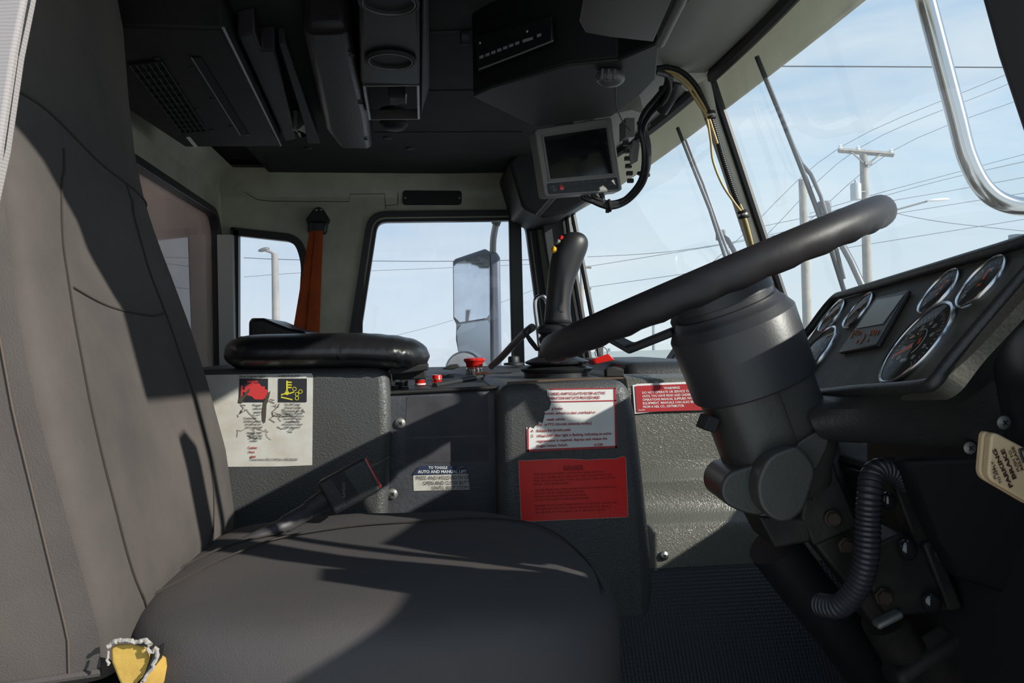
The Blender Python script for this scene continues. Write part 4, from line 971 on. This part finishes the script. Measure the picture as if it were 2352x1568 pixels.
# gauges
def gauge(px, py, R, tmarks, needle, big=False):
    c = ip(px, py); R *= KD
    e1_ = -h_; e2_ = (d2 - e1_*d2.dot(e1_)).normalized()
    gz = MB().rings([[c+e1_*(r*cos(a))+e2_*(r*sin(a))+nP*hh for a in [2*pi*k/48 for k in range(48)]] for r, hh in ((R, 0), (R*1.0, .003), (R*.985, .0055), (R*.955, .0065), (R*.925, .0055), (R*.915, .003))], cap=False)
    b = gz.build('gauge', mat('bezel_chrome', (.60, .61, .63), .22, 1), dash)
    MB().lathe(c+nP*.0012, nP, [(R*.92, 0), (R*.91, .001), (.0001, .001)], 40).build('dial', mat('dial_black', (.02, .021, .021), .5), b)
    mk = MB()
    for i in range(tmarks):
        a = radians(225-270*i/(tmarks-1)); d = e1_*cos(a)+e2_*sin(a); q = nP.cross(d)
        r0 = R*(.62 if i % 4 == 0 else .69)
        mk.add([c+d*r0+q*.0004+nP*.0034, c+d*R*.76+q*.0004+nP*.0034, c+d*R*.76-q*.0004+nP*.0034, c+d*r0-q*.0004+nP*.0034], [(0, 1, 2, 3)])
    mk2 = Patch(c-e1_*R+e2_*R, c+e1_*R+e2_*R, c+e1_*R-e2_*R, c-e1_*R-e2_*R)
    if big:
        for i in range(0, 9):
            a = radians(225-270*i/8); mk2.text(mk, str(i*10), .5+.24*cos(a)-.035, .5-.24*sin(a)+.02, .05, .5+.24*cos(a)+.035, .0034)
        mk2.text(mk, 'MPH', .43, .72, .045, .57, .0034)
        mk.tube([c+e1_*(R*.33*cos(radians(a)))+e2_*(R*.33*sin(radians(a)))+nP*.005 for a in range(-50, 130, 10)], .0004, 4)
    else:
        mk2.text(mk, '0', .22, .78, .08, .27, .0034); mk2.text(mk, '150', .70, .78, .08, .84, .0034); mk2.text(mk, 'PSI', .43, .30, .07, .57, .0034)
    mk.build('dial_marks', mat('dial_white', (.75, .76, .78), .5), b, smooth=False)
    a = radians(needle); d = e1_*cos(a)+e2_*sin(a); q = nP.cross(d); L = R*(.74 if big else .52); wd = R*(.075 if big else .08)
    MB().nprism([c-d*R*.16+q*wd+nP*.0036, c+d*L+q*wd*.4+nP*.0036, c+d*L-q*wd*.4+nP*.0036, c-d*R*.16-q*wd+nP*.0036], nP*.0005).build('needle', mat('needle_orange', (.95, .16, .04), .5), b)
    MB().lathe(c+nP*.003, nP, [(R*.10, 0), (R*.09, .0014), (.0001, .0015)], 16).build('needle_hub', BLACK, b)
    MB().lathe(c+nP*.0045, nP, [(R*.92, 0), (R*.7, .0008), (R*.4, .0012), (.0001, .0014)], 40, cap=False).build('gauge_glass', GG, b)
    return b
GG = glass_mat('gauge_glass', (.97, .97, .97), .05, (.6, .58, .5), 60, 1.08)
gauge(2110, 793, .058, 33, 205, True)
gauge(1872, 818, .058, 33, 250, True)
gauge(2163, 674, .0335, 13, 100); gauge(2261, 652, .0345, 13, 100)
gauge(1915, 729, .034, 13, 95); gauge(1976, 716, .034, 13, 95)
# display module
dm = MB().nprism([ip(x, y, .001) for x, y in ((2022, 690), (2098, 672), (2025, 800), (1935, 816))], nP*.006).build('display_module', DASHS, dash, bevel=.002)
MB().nprism([ip(x, y, .0072) for x, y in ((2024, 697), (2089, 685), (2040, 752), (1979, 762))], nP*.0008).build('display_screen', mat('lcd_green', (.13, .145, .115), .3), dm)
mk = MB()
def ipt(pts, r=.0007): mk.tube([ip(x, y, .0078) for x, y in pts], r, 5)
for x0 in (1967, 1978, 2008, 2019): ipt([(x0, 778), (x0+6, 768), (x0+12, 766), (x0+7, 776)])
ipt([(1990, 768), (1998, 775), (1995, 785), (1985, 798)]); ipt([(1965, 784), (1968, 778)]); ipt([(1978, 795), (1982, 788)]); ipt([(2003, 792), (2006, 786)])
mk.build('indicator_symbols', mat('symbol_orange', (.42, .16, .08), .5), dm)
# black pod at the right edge
MB().tube(smooth_path([at(2400, 640, .72), at(2362, 720, .72), at(2345, 800, .72), at(2350, 880, .74), at(2365, 1000, .76)], 5), [.028-.0006*abs(i-8) for i in range(21)], 20).build('side_pod', RUBBER, dash)
# parking brake knob
kb = thing('parking_brake_knob', 'cream four-sided parking brake knob with dark lettering at the right edge', 'knob', at(2330, 1150, .70))
kp = [at(x, y, .68) for x, y in ((2278, 988), (2400, 1052), (2392, 1172), (2268, 1100))]
kr = round_poly(kp, .008, 5)
KB = mat('cream_plastic', (.55, .40, .24), .38)
MB().nprism(kr, D_*.010).build('knob_face', KB, kb, bevel=.002)
MB().nprism([p+D_*.012 for p in kr], D_*.008).build('knob_back', KB, kb, bevel=.002)
MB().tube([at(2338, 1075, .70), at(2338, 1075, .79)], .012, 16).build('knob_stem', DARKP, kb)
# text frame: reading direction runs up and slightly left to right
kc = [at(x, y, .6790) for x, y in ((2272, 1100), (2282, 1000), (2396, 1060), (2386, 1165))]
KP = Patch(kc[0], kc[1], kc[2], kc[3])
tx = MB()
def kline(st, p0, p1, hpx, bold=.02):                # baseline from p0 to p1 (pixels)
    a, b = at(*p0, .6788), at(*p1, .6788); u = (b-a); n_ = D_.cross(u).normalized()
    if n_.dot(R0) > 0: n_ = -n_
    v_ = n_*(hpx/1800*.68); pp_ = Patch(a+v_, b+v_, b, a)
    pp_.text(tx, st, 0, 1, 1, 1, 0, bold=bold)
kline('PULL', (2289, 1099), (2284, 1073), 6); kline('TO APPLY', (2302, 1109), (2281, 1058), 6)
kline('PARKING', (2327, 1117), (2287, 1030), 9, .04); kline('BRAKE', (2335, 1098), (2306, 1030), 9, .04)
kline('PUSH TO', (2343, 1081), (2322, 1033), 7); kline('RELEASE', (2352, 1078), (2328, 1024), 7)
tx.build('knob_lettering', mat('knob_ink', (.035, .015, .012), .5), kb, smooth=False)
lg = MB(); lg.tube([at(x, y, .678) for x, y in ((2352, 1062), (2344, 1040), (2342, 1032), (2348, 1030), (2362, 1040))], .0013, 6); lg.build('knob_symbol', INK, kb)

# ================================================================== OVERHEAD: heater unit, boxes, speakers
ZB = .462
def zprism(pts, zb, zt, name, m, parent=None, bev=.004, **k):
    P_ = [onZ(x, y, zb) for x, y in pts]
    return MB().nprism(P_, (0, 0, zt-zb)).build(name, m, parent, bevel=bev, **k)
hu = thing('overhead_heater_unit', 'flat black overhead heater unit with a square grille above the rear window', 'heater unit', onZ(470, 200, ZB))
xl = -.565
P_ = [onZ(425, 338, ZB), onZ(645, 336, ZB), onZ(513, 68, ZB), V((xl-.02, onZ(513, 68, ZB).y, H+ZB))]
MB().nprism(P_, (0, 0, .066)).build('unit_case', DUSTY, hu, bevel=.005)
HUB = P_
def hz(px, py, dz=0): return onZ(px, py, ZB)+V((0, 0, -dz))
gp_ = Patch(onZ(296, 145, ZB), onZ(370, 137, ZB), onZ(473, 297, ZB), onZ(415, 300, ZB))
gm = MB(); gm.nprism([gp_.m(0, 0, .001), gp_.m(1, 0, .001), gp_.m(1, 1, .001), gp_.m(0, 1, .001)], (0, 0, -.0006)); gm.build('grille_backing', mat('void_black', (.003, .003, .003), .9), hu)
gb = MB()
for i in range(6): u = i/5; gb.tube([gp_.m(u, 0, .003), gp_.m(u, 1, .003)], .0013, 4)
for i in range(13): v = i/12; gb.tube([gp_.m(0, v, .003), gp_.m(1, v, .003)], .0013, 4)
gb.build('grille', mat('grille_bar', (0.0140, 0.0133, 0.0126), .6, spec=.2), hu)
zs_ = Patch(onZ(440, 130, ZB), onZ(462, 130, ZB), onZ(573, 308, ZB), onZ(552, 308, ZB))
MB().add([zs_.m(0, 0, .002), zs_.m(1, 0, .002), zs_.m(1, 1, .002), zs_.m(0, 1, .002)], [(0, 1, 2, 3)]).build('slot', mat('void_black', (.003, .003, .003), .9), hu, smooth=False)
MB().tube([zs_.m(0, 0, .002), zs_.m(0, 1, .002), zs_.m(1, 1, .002)], .0012, 5).build('slot_edge', GRAY, hu)
MB().add([hz(427, 314, .001), hz(436, 313, .001), hz(456, 337, .001), hz(446, 337, .001)], [(0, 1, 2, 3)]).build('white_tab', WHITE, hu, smooth=False)
for (x, y) in ((360, 135), (412, 197), (453, 250), (529, 290), (487, 227), (440, 155), (485, 298)): MB().lathe(hz(x, y), (0, 0, -1), [(.005, 0), (.004, .002), (.0001, .002)], 10).build('rivet', BLACK, hu)
MB().tube([P_[1]+V((0, 0, .002)), P_[2]+V((0, 0, .002))], .0025, 6).build('bright_edge', GRAY, hu)
sh1 = thing('overhead_shelf', 'grey overhead tray between the heater unit and the ribbed box', 'tray', onZ(620, 200, .48))
zprism([(545, 84), (585, 75), (600, 118), (632, 115), (680, 320), (655, 325)], .485, .527, 'tray_body', mat('tray_grey', (0.0350, 0.0315, 0.0350), .6, spec=.2), sh1)
zprism([(668, 298), (690, 300), (694, 318), (686, 312), (682, 300), (700, 285), (710, 312)], .482, .527, 'tray_clip', GRAY, sh1, bev=.001)
zprism([(640, 100), (655, 98), (735, 330), (706, 330), (700, 290)], .475, .50, 'channel', BLACK, sh1, bev=.002)
bx2 = thing('overhead_box', 'black overhead box with a rounded left edge between heater and speakers', 'overhead box', onZ(780, 200, ZB))
zprism([(692, 72), (805, 70), (832, 190), (850, 270), (857, 344), (780, 343), (745, 300)], .458, .527, 'box_case', mat('satin_black', (0.0126, 0.0112, 0.0126), .4, spec=.2, bump=.2, bscale=200), bx2, bev=.016, seg=5)
for (x, y) in ((808, 126), (828, 236), (841, 319)): MB().lathe(onZ(x, y, .457), (0, 0, -1), [(.005, 0), (.004, .002), (.0001, .002)], 10).build('rivet', BLACK, bx2)
spk = thing('overhead_speaker_unit', 'black overhead speaker housing with round speakers and an open bracket at its end', 'speaker unit', onZ(900, 100, .45))
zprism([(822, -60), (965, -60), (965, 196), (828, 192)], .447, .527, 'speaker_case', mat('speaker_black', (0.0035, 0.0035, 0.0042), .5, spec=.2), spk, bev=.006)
zprism([(966, -60), (986, -60), (986, 205), (966, 275)], .452, .527, 'side_rail', mat('speaker_rail', (0.0084, 0.0084, 0.0084), .5, spec=.2), spk, bev=.004)
for (x, y) in ((897, 136), (893, 2)):
    c = onZ(x, y, .446)
    q = MB().lathe(c, (0, 0, -1), [(.040, 0), (.040, .003), (.037, .005), (.034, .003), (.030, -.002), (.012, -.006), (.0001, -.002)], 36).build('speaker', BLACK, spk)
    MB().tube([c+V((.034*cos(a), .034*sin(a), -.004)) for a in [2*pi*k/30 for k in range(31)]], .0012, 5).build('speaker_ring', mat('ring_dark', (.04, .034, .028), .4), q)
fr = MB()
a0, a1, a2, a3 = [onZ(x, y, .446) for x, y in ((832, 198), (964, 197), (965, 274), (846, 276))]
fr = frame_mb([a0, a1, a2, a3], .006, (0, 0, .02)); fr.build('end_bracket', mat('bracket_satin', (.07, .065, .06), .35, .3), spk, bevel=.001)
MB().box((a0+a1+a2+a3)/4+V((.008, 0, .02)), (.03, .05, .03)).build('latch', BLACK, spk, bevel=.003)
MB().tube([onZ(933, 215, .447), onZ(932, 238, .447), onZ(908, 243, .447)], .0012, 6).build('latch_wire', STEEL, spk)
MB().lathe(onZ(905, 284, .47), (0, 0, -1), [(.03, -.03), (.03, .002), (.02, .012), (.0001, .014)], 24).build('dome', BLACK, spk)

# overhead console with radio
oc = thing('overhead_console', 'dark overhead console holding the radio above the centre of the windscreen', 'overhead console', onZ(1300, 200, .40))
OCM = mat('overhead_console_plastic', (0.0210, 0.0210, 0.0203), .5, spec=.2, bump=.15, bscale=220, var=.2)
zb = .395
pts = [(1086, 222), (1128, 203), (1306, 151), (1420, 140), (1512, 100), (1506, 182), (1462, 228), (1404, 268), (1231, 292)]
P_ = [onZ(x, y, zb) for x, y in pts]
MB().nprism(P_, (0, 0, .005)).build('base_plate', OCM, oc, bevel=.002)
Pt = [V((p.x*(.985), p.y, p.z)) for p in P_]
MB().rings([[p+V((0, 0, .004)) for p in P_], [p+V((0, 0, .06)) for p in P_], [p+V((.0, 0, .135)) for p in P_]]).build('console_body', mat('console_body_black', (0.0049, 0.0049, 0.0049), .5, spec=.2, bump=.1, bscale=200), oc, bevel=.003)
# radio on the near face
f0, f1 = P_[0], P_[2]; fu = (f1-f0).normalized(); fn = V((fu.y, -fu.x, 0)).normalized()
if fn.y > 0: fn = -fn
def fp(px, py, hh=0): return onP(px, py, P_[1]+fn*0, fn)+fn*(.004+hh)
MB().nprism([fp(x, y) for x, y in ((1108, 168), (1278, 100), (1276, 40), (1100, 88))], fn*.006).build('radio', mat('radio_black', (.008, .008, .009), .3), oc, bevel=.002)
MB().tube([fp(1112, 163, .007), fp(1200, 130, .007), fp(1282, 98, .007)], .0012, 6).build('radio_lip', GRAY, oc)
bn = MB()
for i in range(7):
    x = 1113+13.6*i; y = 137-5.2*i; bn.add([fp(x, y-4, .0075), fp(x+10, y-7, .0075), fp(x+10, y, .0075), fp(x, y+3, .0075)], [(0, 1, 2, 3)])
bn.add([fp(1212, 96, .0075), fp(1236, 89, .0075), fp(1236, 96, .0075), fp(1212, 103, .0075)], [(0, 1, 2, 3)])
bn.add([fp(1245, 84, .0075), fp(1255, 81, .0075), fp(1255, 88, .0075), fp(1245, 91, .0075)], [(0, 1, 2, 3)])
bn.build('radio_buttons', mat('radio_button_grey', (.16, .16, .17), .5), oc, smooth=False)
for (x, y) in ((1112, 102), (1220, 76)): MB().lathe(fp(x, y, .006), fn, [(.003, 0), (.002, .002), (.0001, .002)], 10).build('screw', STEEL, oc)
MB().lathe(fp(1060, 80, -.02), V((-1, 0, 0)), [(.012, 0), (.012, .012), (.009, .014), (.0001, .014)], 16).build('side_knob', BLACK, oc)
# strobe/mic clip knob
mc = thing('microphone_clip', 'small grey ribbed microphone clip with a hanging cord under the overhead console', 'clip', onZ(1400, 190, .36))
cc = onZ(1402, 178, .385)
MB().ell(cc, (V((.022, 0, 0)), V((0, .016, 0)), V((0, 0, .014)))).build('clip_body', mat('clip_grey', (.06, .06, .058), .4), mc)
for i in range(3): MB().box(cc+V((-.016+.009*i, -.010, .000)), (.005, .014, .016), Matrix.Rotation(.15, 3, 'Y')).build('clip_rib', mat('clip_grey', (.06, .06, .058), .4), mc, bevel=.0015)
MB().tube(smooth_path([at(1415, 195, 1.16), at(1416, 240, 1.3), at(1428, 275, 1.45), at(1448, 300, 1.5)], 6), .0012, 6).build('cord', BLACK, mc)
# interior visor flap
iv = thing('interior_visor', 'smoky brown sun visor flap folded up at the top centre', 'sun visor', onZ(1430, 50, .40))
zprism([(1346, -40), (1331, 50), (1345, 75), (1400, 85), (1500, 96), (1560, -40)], .375, .379, 'visor_panel', mat('smoky_visor', (0.0315, 0.0266, 0.0196), .35, spec=.2, col2=(.025, .021, .018), vscale=14), iv, bev=.001)
MB().tube([onZ(1516, 100, .385), onZ(1545, 40, .385), onZ(1585, -40, .385)], .0065, 10).build('visor_rod', mat('rod_grey', (.09, .085, .08), .5), iv)
# monitor
mo = thing('monitor', 'grey framed rear-view monitor with dark screen and button row hanging from the overhead console', 'monitor', at(1330, 450, 1.58))
TLm, TRm, BRm, BLm = at(1228, 296, 1.55), at(1405, 268, 1.62), at(1429, 438, 1.62), at(1252, 451, 1.55)
MP = Patch(TLm, TRm, BRm, BLm); bn_ = -MP.n
cs = [p for p in (TLm, TRm, BRm, BLm)]
FRM = mat('monitor_grey', (.17, .165, .155), .45, bump=.1, bscale=120)
MB().nprism(round_poly(cs, .008, 4), bn_*.030).build('housing', FRM, mo, bevel=.003)
# right edge band: sunlight on this side is put into the pale colour
MB().nprism([MP.m(.985, .02, .0006), MP.m(1.001, .02, .0006), MP.m(1.001, .97, .0006), MP.m(.985, .97, .0006)], bn_*.028).build('edge_band', mat('sunlit_band', (.55, .55, .52), .4), mo, bevel=.001)
MB().nprism([MP.m(1.0, .01, 0), MP.m(1.018, .03, -.006), MP.m(1.018, .95, -.006), MP.m(1.0, .99, 0)], bn_*.024).build('edge_band', mat('sunlit_band', (.55, .55, .52), .4), mo, bevel=.003)
frame_mb([MP.m(.07, .10, .0002), MP.m(.93, .10, .0002), MP.m(.93, .79, .0002), MP.m(.07, .79, .0002)], .0055, MP.n*.0012).build('inner_bezel', mat('bezel_grey', (.14, .135, .125), .5), mo, smooth=False)
MB().nprism([MP.m(*q, .0006) for q in ((.10, .135), (.90, .135), (.90, .755), (.10, .755))], MP.n*.0004).build('screen', mat('screen_black', (.006, .007, .008), .12), mo, smooth=False)
MB().nprism(round_poly([MP.m(*q, .0004) for q in ((.045, .815), (.955, .815), (.955, .975), (.045, .975))], .004, 4), MP.n*.0006).build('button_strip', mat('strip_black', (.006, .006, .007), .4), mo, smooth=False)
for i in range(7):
    c = MP.m(.215+.095*i, .895, .0012)
    if i == 0: MB().lathe(c, MP.n, [(.0052, 0), (.005, .0012), (.0001, .0016)], 18).build('power_button', REDB, mo)
    else: MB().tube([c+((TRm-TLm).normalized()*cos(a)+(TLm-BLm).normalized()*sin(a))*.0052 for a in [2*pi*k/18 for k in range(19)]], .0005, 5).build('monitor_button', mat('btn_ring', (.06, .06, .06), .4), mo)
tx = MB()
for i, s_ in enumerate(('PWR', 'MODE', '-', '+', 'MENU', 'CAM', 'DIM')): MP.text(tx, s_, .20+.095*i, .850, .014, .235+.095*i, .0012)
MP.rect(tx, .83, .898, .93, .904, .0012)
for u in (.86, .92): MP.rect(tx, u, .855, u+.01, .867, .0012)
tx.build('monitor_lettering', mat('mono_grey', (.12, .12, .12), .5), mo, smooth=False)
lg = MB()
for a0_ in (0, pi):
    lg.tube([MP.m(.12+.035*cos(a0_+t)*(1-.18*t), .895+.045*sin(a0_+t)*(1-.15*t), .0012) for t in [k*.35 for k in range(9)]], .0006, 4)
lg.lathe(MP.m(.12, .895, .0012), MP.n, [(.0012, 0), (.0001, .0005)], 10)
lg.build('swirl_emblem', mat('emblem_grey', (.22, .22, .21), .5), mo)
MB().box(at(1440, 300, 1.64), (.02, .05, .04)).build('rear_label', GRAY, mo, bevel=.001)
for i in range(6): MB().box(at(1437+i*2.2, 330+17*i, 1.65), (.012, .01, .008)).build('heat_fin', BLACK, mo)
mb_ = thing('monitor_bracket', 'slotted grey metal bracket holding the monitor below the overhead console', 'bracket', at(1360, 250, 1.5))
Q = [at(1305, 250, 1.46), at(1437, 214, 1.46), at(1452, 252, 1.50), at(1318, 282, 1.50)]
BP = Patch(*Q); BKM = mat('bracket_grey', (.16, .16, .135), .45, .3)
MB().nprism(Q, -BP.n*.002).build('bracket_face', BKM, mb_)
MB().nprism([at(1452, 252, 1.50), at(1437, 214, 1.46), at(1470, 222, 1.52), at(1480, 262, 1.56)], D_*.002).build('bracket_side', BKM, mb_)
MB().nprism([at(1322, 214, 1.40), at(1400, 222, 1.40), at(1305, 250, 1.46), at(1296, 262, 1.46)], V((0, 0, .002))).build('bracket_arm', BKM, mb_)
MB().nprism([at(1262, 262, 1.48), at(1305, 250, 1.46), at(1318, 282, 1.50), at(1275, 285, 1.5)], D_*.01).build('bracket_side', BLACK, mb_)
sl_ = MB()
def arc(u, v, r, a, b): sl_.tube([BP.m(u+r*cos(t)*.35, v+r*sin(t), .0006) for t in [a+(b-a)*k/8 for k in range(9)]], .0016, 6)
arc(.36, .5, .32, 2.2, 4.0); arc(.60, .45, .32, -.5, 1.0); sl_.tube([BP.m(.42, .22, .0006), BP.m(.58, .30, .0006)], .0014, 6); sl_.tube([BP.m(.28, .78, .0006), BP.m(.42, .84, .0006)], .0014, 6); sl_.tube([BP.m(.82, .55, .0006), BP.m(.93, .55, .0006)], .0014, 6); sl_.tube([BP.m(.7, .2, .0006), BP.m(.78, .18, .0006)], .0014, 6)
sl_.build('slots', BLACK, mb_)
for (u, v) in ((.56, .40), (.30, .70), (.12, .80)): screw(mb_, BP.m(u, v, .0005), BP.n, .004)
# cable bundle
cb = thing('cable_bundle', 'bundle of thick black cables looping from behind the monitor', 'cables', at(1480, 450, 1.6))
for k_, (dx, dy, st0) in enumerate(((0, 0, (1335, 448)), (6, -4, (1358, 445)), (-5, 3, (1375, 442)), (3, 6, (1345, 450)))):
    pts = [at(st0[0], st0[1]-6, 1.62), at(st0[0]+8, st0[1]+8, 1.62), at(1395+dx, 470+dy, 1.62), at(1435+dx, 458+dy, 1.62), at(1468+dx, 425+dy, 1.6), at(1482+dx, 390+dy, 1.58), at(1484+dx, 340+dy, 1.56), at(1475+dx, 290+dy, 1.55), at(1490+dx*2, 255+dy, 1.5), at(1518+dx*2, 215+dy*3, 1.45), at(1535+dx, 190+dy*2, 1.42), at(1530, 172, 1.40), at(1505, 165, 1.38)]
    MB().tube(smooth_path(pts, 6), .0052, 10).build('cable', RUBBER, cb)
for (x, y, t_) in ((1478, 400, 1.59), (1478, 285, 1.55), (1400, 472, 1.62), (1530, 205, 1.44)):
    MB().lathe(at(x, y, t_), (at(x+ (8 if x == 1400 else 2), y-(1 if x == 1400 else 10), t_)-at(x, y, t_)), [(.011, -.003), (.0135, -.002), (.0135, .002), (.011, .003)], 18).build('cable_tie', BLACK, cb)
MB().box(at(1395, 482, 1.62), (.007, .004, .012)).build('tie_tail', BLACK, cb)
MB().nprism([at(x, y, 1.60) for x, y in ((1446, 355), (1455, 320), (1470, 330), (1465, 370), (1450, 378))], D_*.01).build('connector', GRAY, cb, bevel=.001)
MB().tube([at(1520, 255, 1.48), at(1545, 215, 1.45), at(1552, 190, 1.44)], .012, 10).build('connector_sleeve', RUBBER, cb)
# wiring on the centre post
wp_ = thing('post_wiring', 'black conduit and yellow cables clipped down the white windscreen post', 'wiring', onY(1740, 640, 1.42))
pY = 1.43
o1 = corrugated([onY(x, y, pY) for x, y in ((1505, 158), (1535, 155), (1570, 168), (1600, 200), (1622, 245), (1634, 275), (1645, 310), (1662, 370), (1685, 440), (1706, 490))], .0055, .004, .2, 10); o1.build('conduit', RUBBER, wp_)
for dx, pts in ((0, ((1508, 165), (1545, 166), (1580, 190), (1608, 230), (1626, 265), (1638, 300), (1648, 330))), (0, ((1506, 168), (1540, 170), (1575, 196), (1602, 236), (1622, 268), (1632, 320), (1638, 370), (1660, 425), (1690, 470), (1708, 495), (1722, 540), (1738, 600), (1745, 650))), (0, ((1700, 470), (1712, 500), (1728, 560), (1742, 640)))):
    MB().tube(smooth_path([onY(x, y, pY-.006) for x, y in pts], 6), .0024, 8).build('yellow_cable', YEL, wp_)
MB().tube(smooth_path([onY(x, y, pY) for x, y in ((1704, 488), (1716, 530), (1732, 590), (1748, 660))], 5), .004, 8).build('lower_cable', YEL, wp_)
for (x, y) in ((1631, 265), (1708, 492)):
    q = MB().lathe(onY(x, y, pY-.001), V((.18, 0, -1)), [(.008, -.008), (.011, -.006), (.011, -.003), (.008, -.002), (.008, .002), (.011, .003), (.011, .006), (.008, .008)], 18).build('cable_clamp', BLACK, wp_)
    MB().lathe(onY(x, y, pY-.001), V((.18, 0, -1)), [(.0084, -.002), (.0084, .002)], 18).build('clamp_band', STEEL, q)

# ================================================================== WIPERS (outside)
WM = mat('wiper_steel', (.09, .10, .12), .4, .3)
def wsp(px, py, off=.015):
    # point just outside the windscreen on this ray
    lo, hi = .3, 4
    for _ in range(50):
        m_ = (lo+hi)/2; p = at(px, py, m_)
        if p.x < ws(p.y, p.z-H).x+off: lo = m_
        else: hi = m_
    return at(px, py, lo)
def wiper(label, blade, arm, link, grp=None):
    A_ = wsp(*blade[0]); th_ = thing('wiper', label, 'wiper', wsp(*blade[-1]))
    Pb = [wsp(*p, .012) for p in blade]
    MB().tube(Pb, .0042, 8).build('blade', mat('wiper_rubber', (.02, .03, .045), .4), th_)
    MB().tube([wsp(*p, .022) for p in link], .0035, 8).build('blade_frame', WM, th_)
    MB().tube([wsp(*p, .034) for p in arm], [.007]*len(arm), 8, sq=.5).build('wiper_arm', WM, th_)
    for (a, b) in ((link[0], link[1]),): pass
    MB().box(wsp(*arm[0], .03), (.02, .014, .024)).build('arm_joint', WM, th_, bevel=.003)
    return th_
wiper('driver side wiper with its blade rising past the crossarm pole', [(1738, 130), (1795, 270), (1850, 410), (1900, 545), (1940, 672)], [(1893, 478), (1925, 545), (1955, 600), (1985, 665)], [(1792, 262), (1815, 320), (1840, 375), (1862, 400), (1885, 450), (1900, 500), (1920, 570), (1938, 640)])
wiper('passenger side wiper left of the white windscreen post', [(1556, 293), (1590, 380), (1630, 480), (1668, 598)], [(1655, 540), (1672, 552), (1685, 575), (1698, 610)], [(1575, 320), (1600, 385), (1615, 420), (1650, 520), (1680, 600)])
# chrome mirror bracket tube
mt = MB().tube(smooth_path([at(2105, -80, 1.05), at(2150, 90, 1.05), at(2195, 260, 1.05), at(2222, 362, 1.05), at(2262, 435, 1.05), at(2320, 470, 1.05), at(2420, 478, 1.05)], 10), .0125, 20).build('mirror_bracket', CHROME)
tag(mt, 'bent chrome tube of the mirror bracket outside at the upper right', 'mirror bracket')

# ================================================================== FAR MIRROR
fm = thing('side_mirror', 'tall grey two-pane truck mirror outside the far door window', 'mirror', at(1100, 860, 2.85))
tm = 2.85
MH = mat('mirror_housing', (.13, .15, .20), .5)
fr_p = [(1040, 600), (1046, 594), (1114, 571), (1126, 578), (1128, 850), (1060, 850), (1047, 780), (1048, 745), (1041, 730)]
MB().nprism([at(x, y, tm) for x, y in fr_p], D_*.02).build('mirror_frame', MH, fm, bevel=.004)
MB().nprism([at(x, y, tm-.005) for x, y in ((1126, 575), (1140, 577), (1148, 590), (1152, 860), (1128, 860))], D_*.12).build('mirror_housing', MH, fm, bevel=.012)
MG = mat('mirror_glass', (.80, .82, .85), .03, 1, col2=(.70, .70, .72), vscale=8)
def tilt(pts, t0, yaw):
    P_ = [at(x, y, t0) for x, y in pts]; c = P_[0]
    return [p + D_*((p-c).dot(R0))*yaw for p in P_]
MB().add(tilt([(1042, 612), (1050, 603), (1114, 581), (1123, 588), (1124, 722), (1118, 730), (1056, 740), (1043, 727)], tm-.004, -.0), [tuple(range(8))]).build('main_glass', MG, fm, smooth=False)
MB().add([at(x, y, tm-.004) for x, y in ((1049, 760), (1060, 744), (1120, 735), (1125, 742), (1126, 845), (1064, 848), (1052, 800))], [tuple(range(7))]).build('lower_glass', mat('convex_mirror', (.62, .68, .74), .25, .9), fm, smooth=False)
MB().tube(smooth_path([onY(1175, 455, 2.53), at(1158, 470, 2.72), at(1143, 500, tm), at(1137, 525, tm), at(1133, 550, tm), at(1132, 580, tm)], 5), .012, 12).build('mirror_arm', GRAY, fm)
MB().tube([at(1148, 490, tm), at(1138, 516, tm)], .016, 12).build('arm_elbow', DULL, fm)
c = at(1065, 850, tm-.08)
rm_ = fm
sp_ = MB().lathe(c, -D_+V((-.1, 0, .1)), [(.068, -.03), (.070, -.01), (.066, 0), (.062, .001)], 40, cap=False).build('spot_mirror', CHROME, rm_, label='round chrome-rimmed spot mirror')
MB().lathe(c, -D_+V((-.1, 0, .1)), [(.063, 0), (.045, .006), (.02, .009), (.0001, .0095)], 40, cap=False).build('round_glass', mat('spot_glass', (.8, .84, .88), .35, .8), sp_)
MB().tube([at(1100, 835, tm-.05), at(1112, 850, tm-.05), at(1125, 870, tm-.05)], .012, 10).build('mirror_stem', GRAY, rm_)
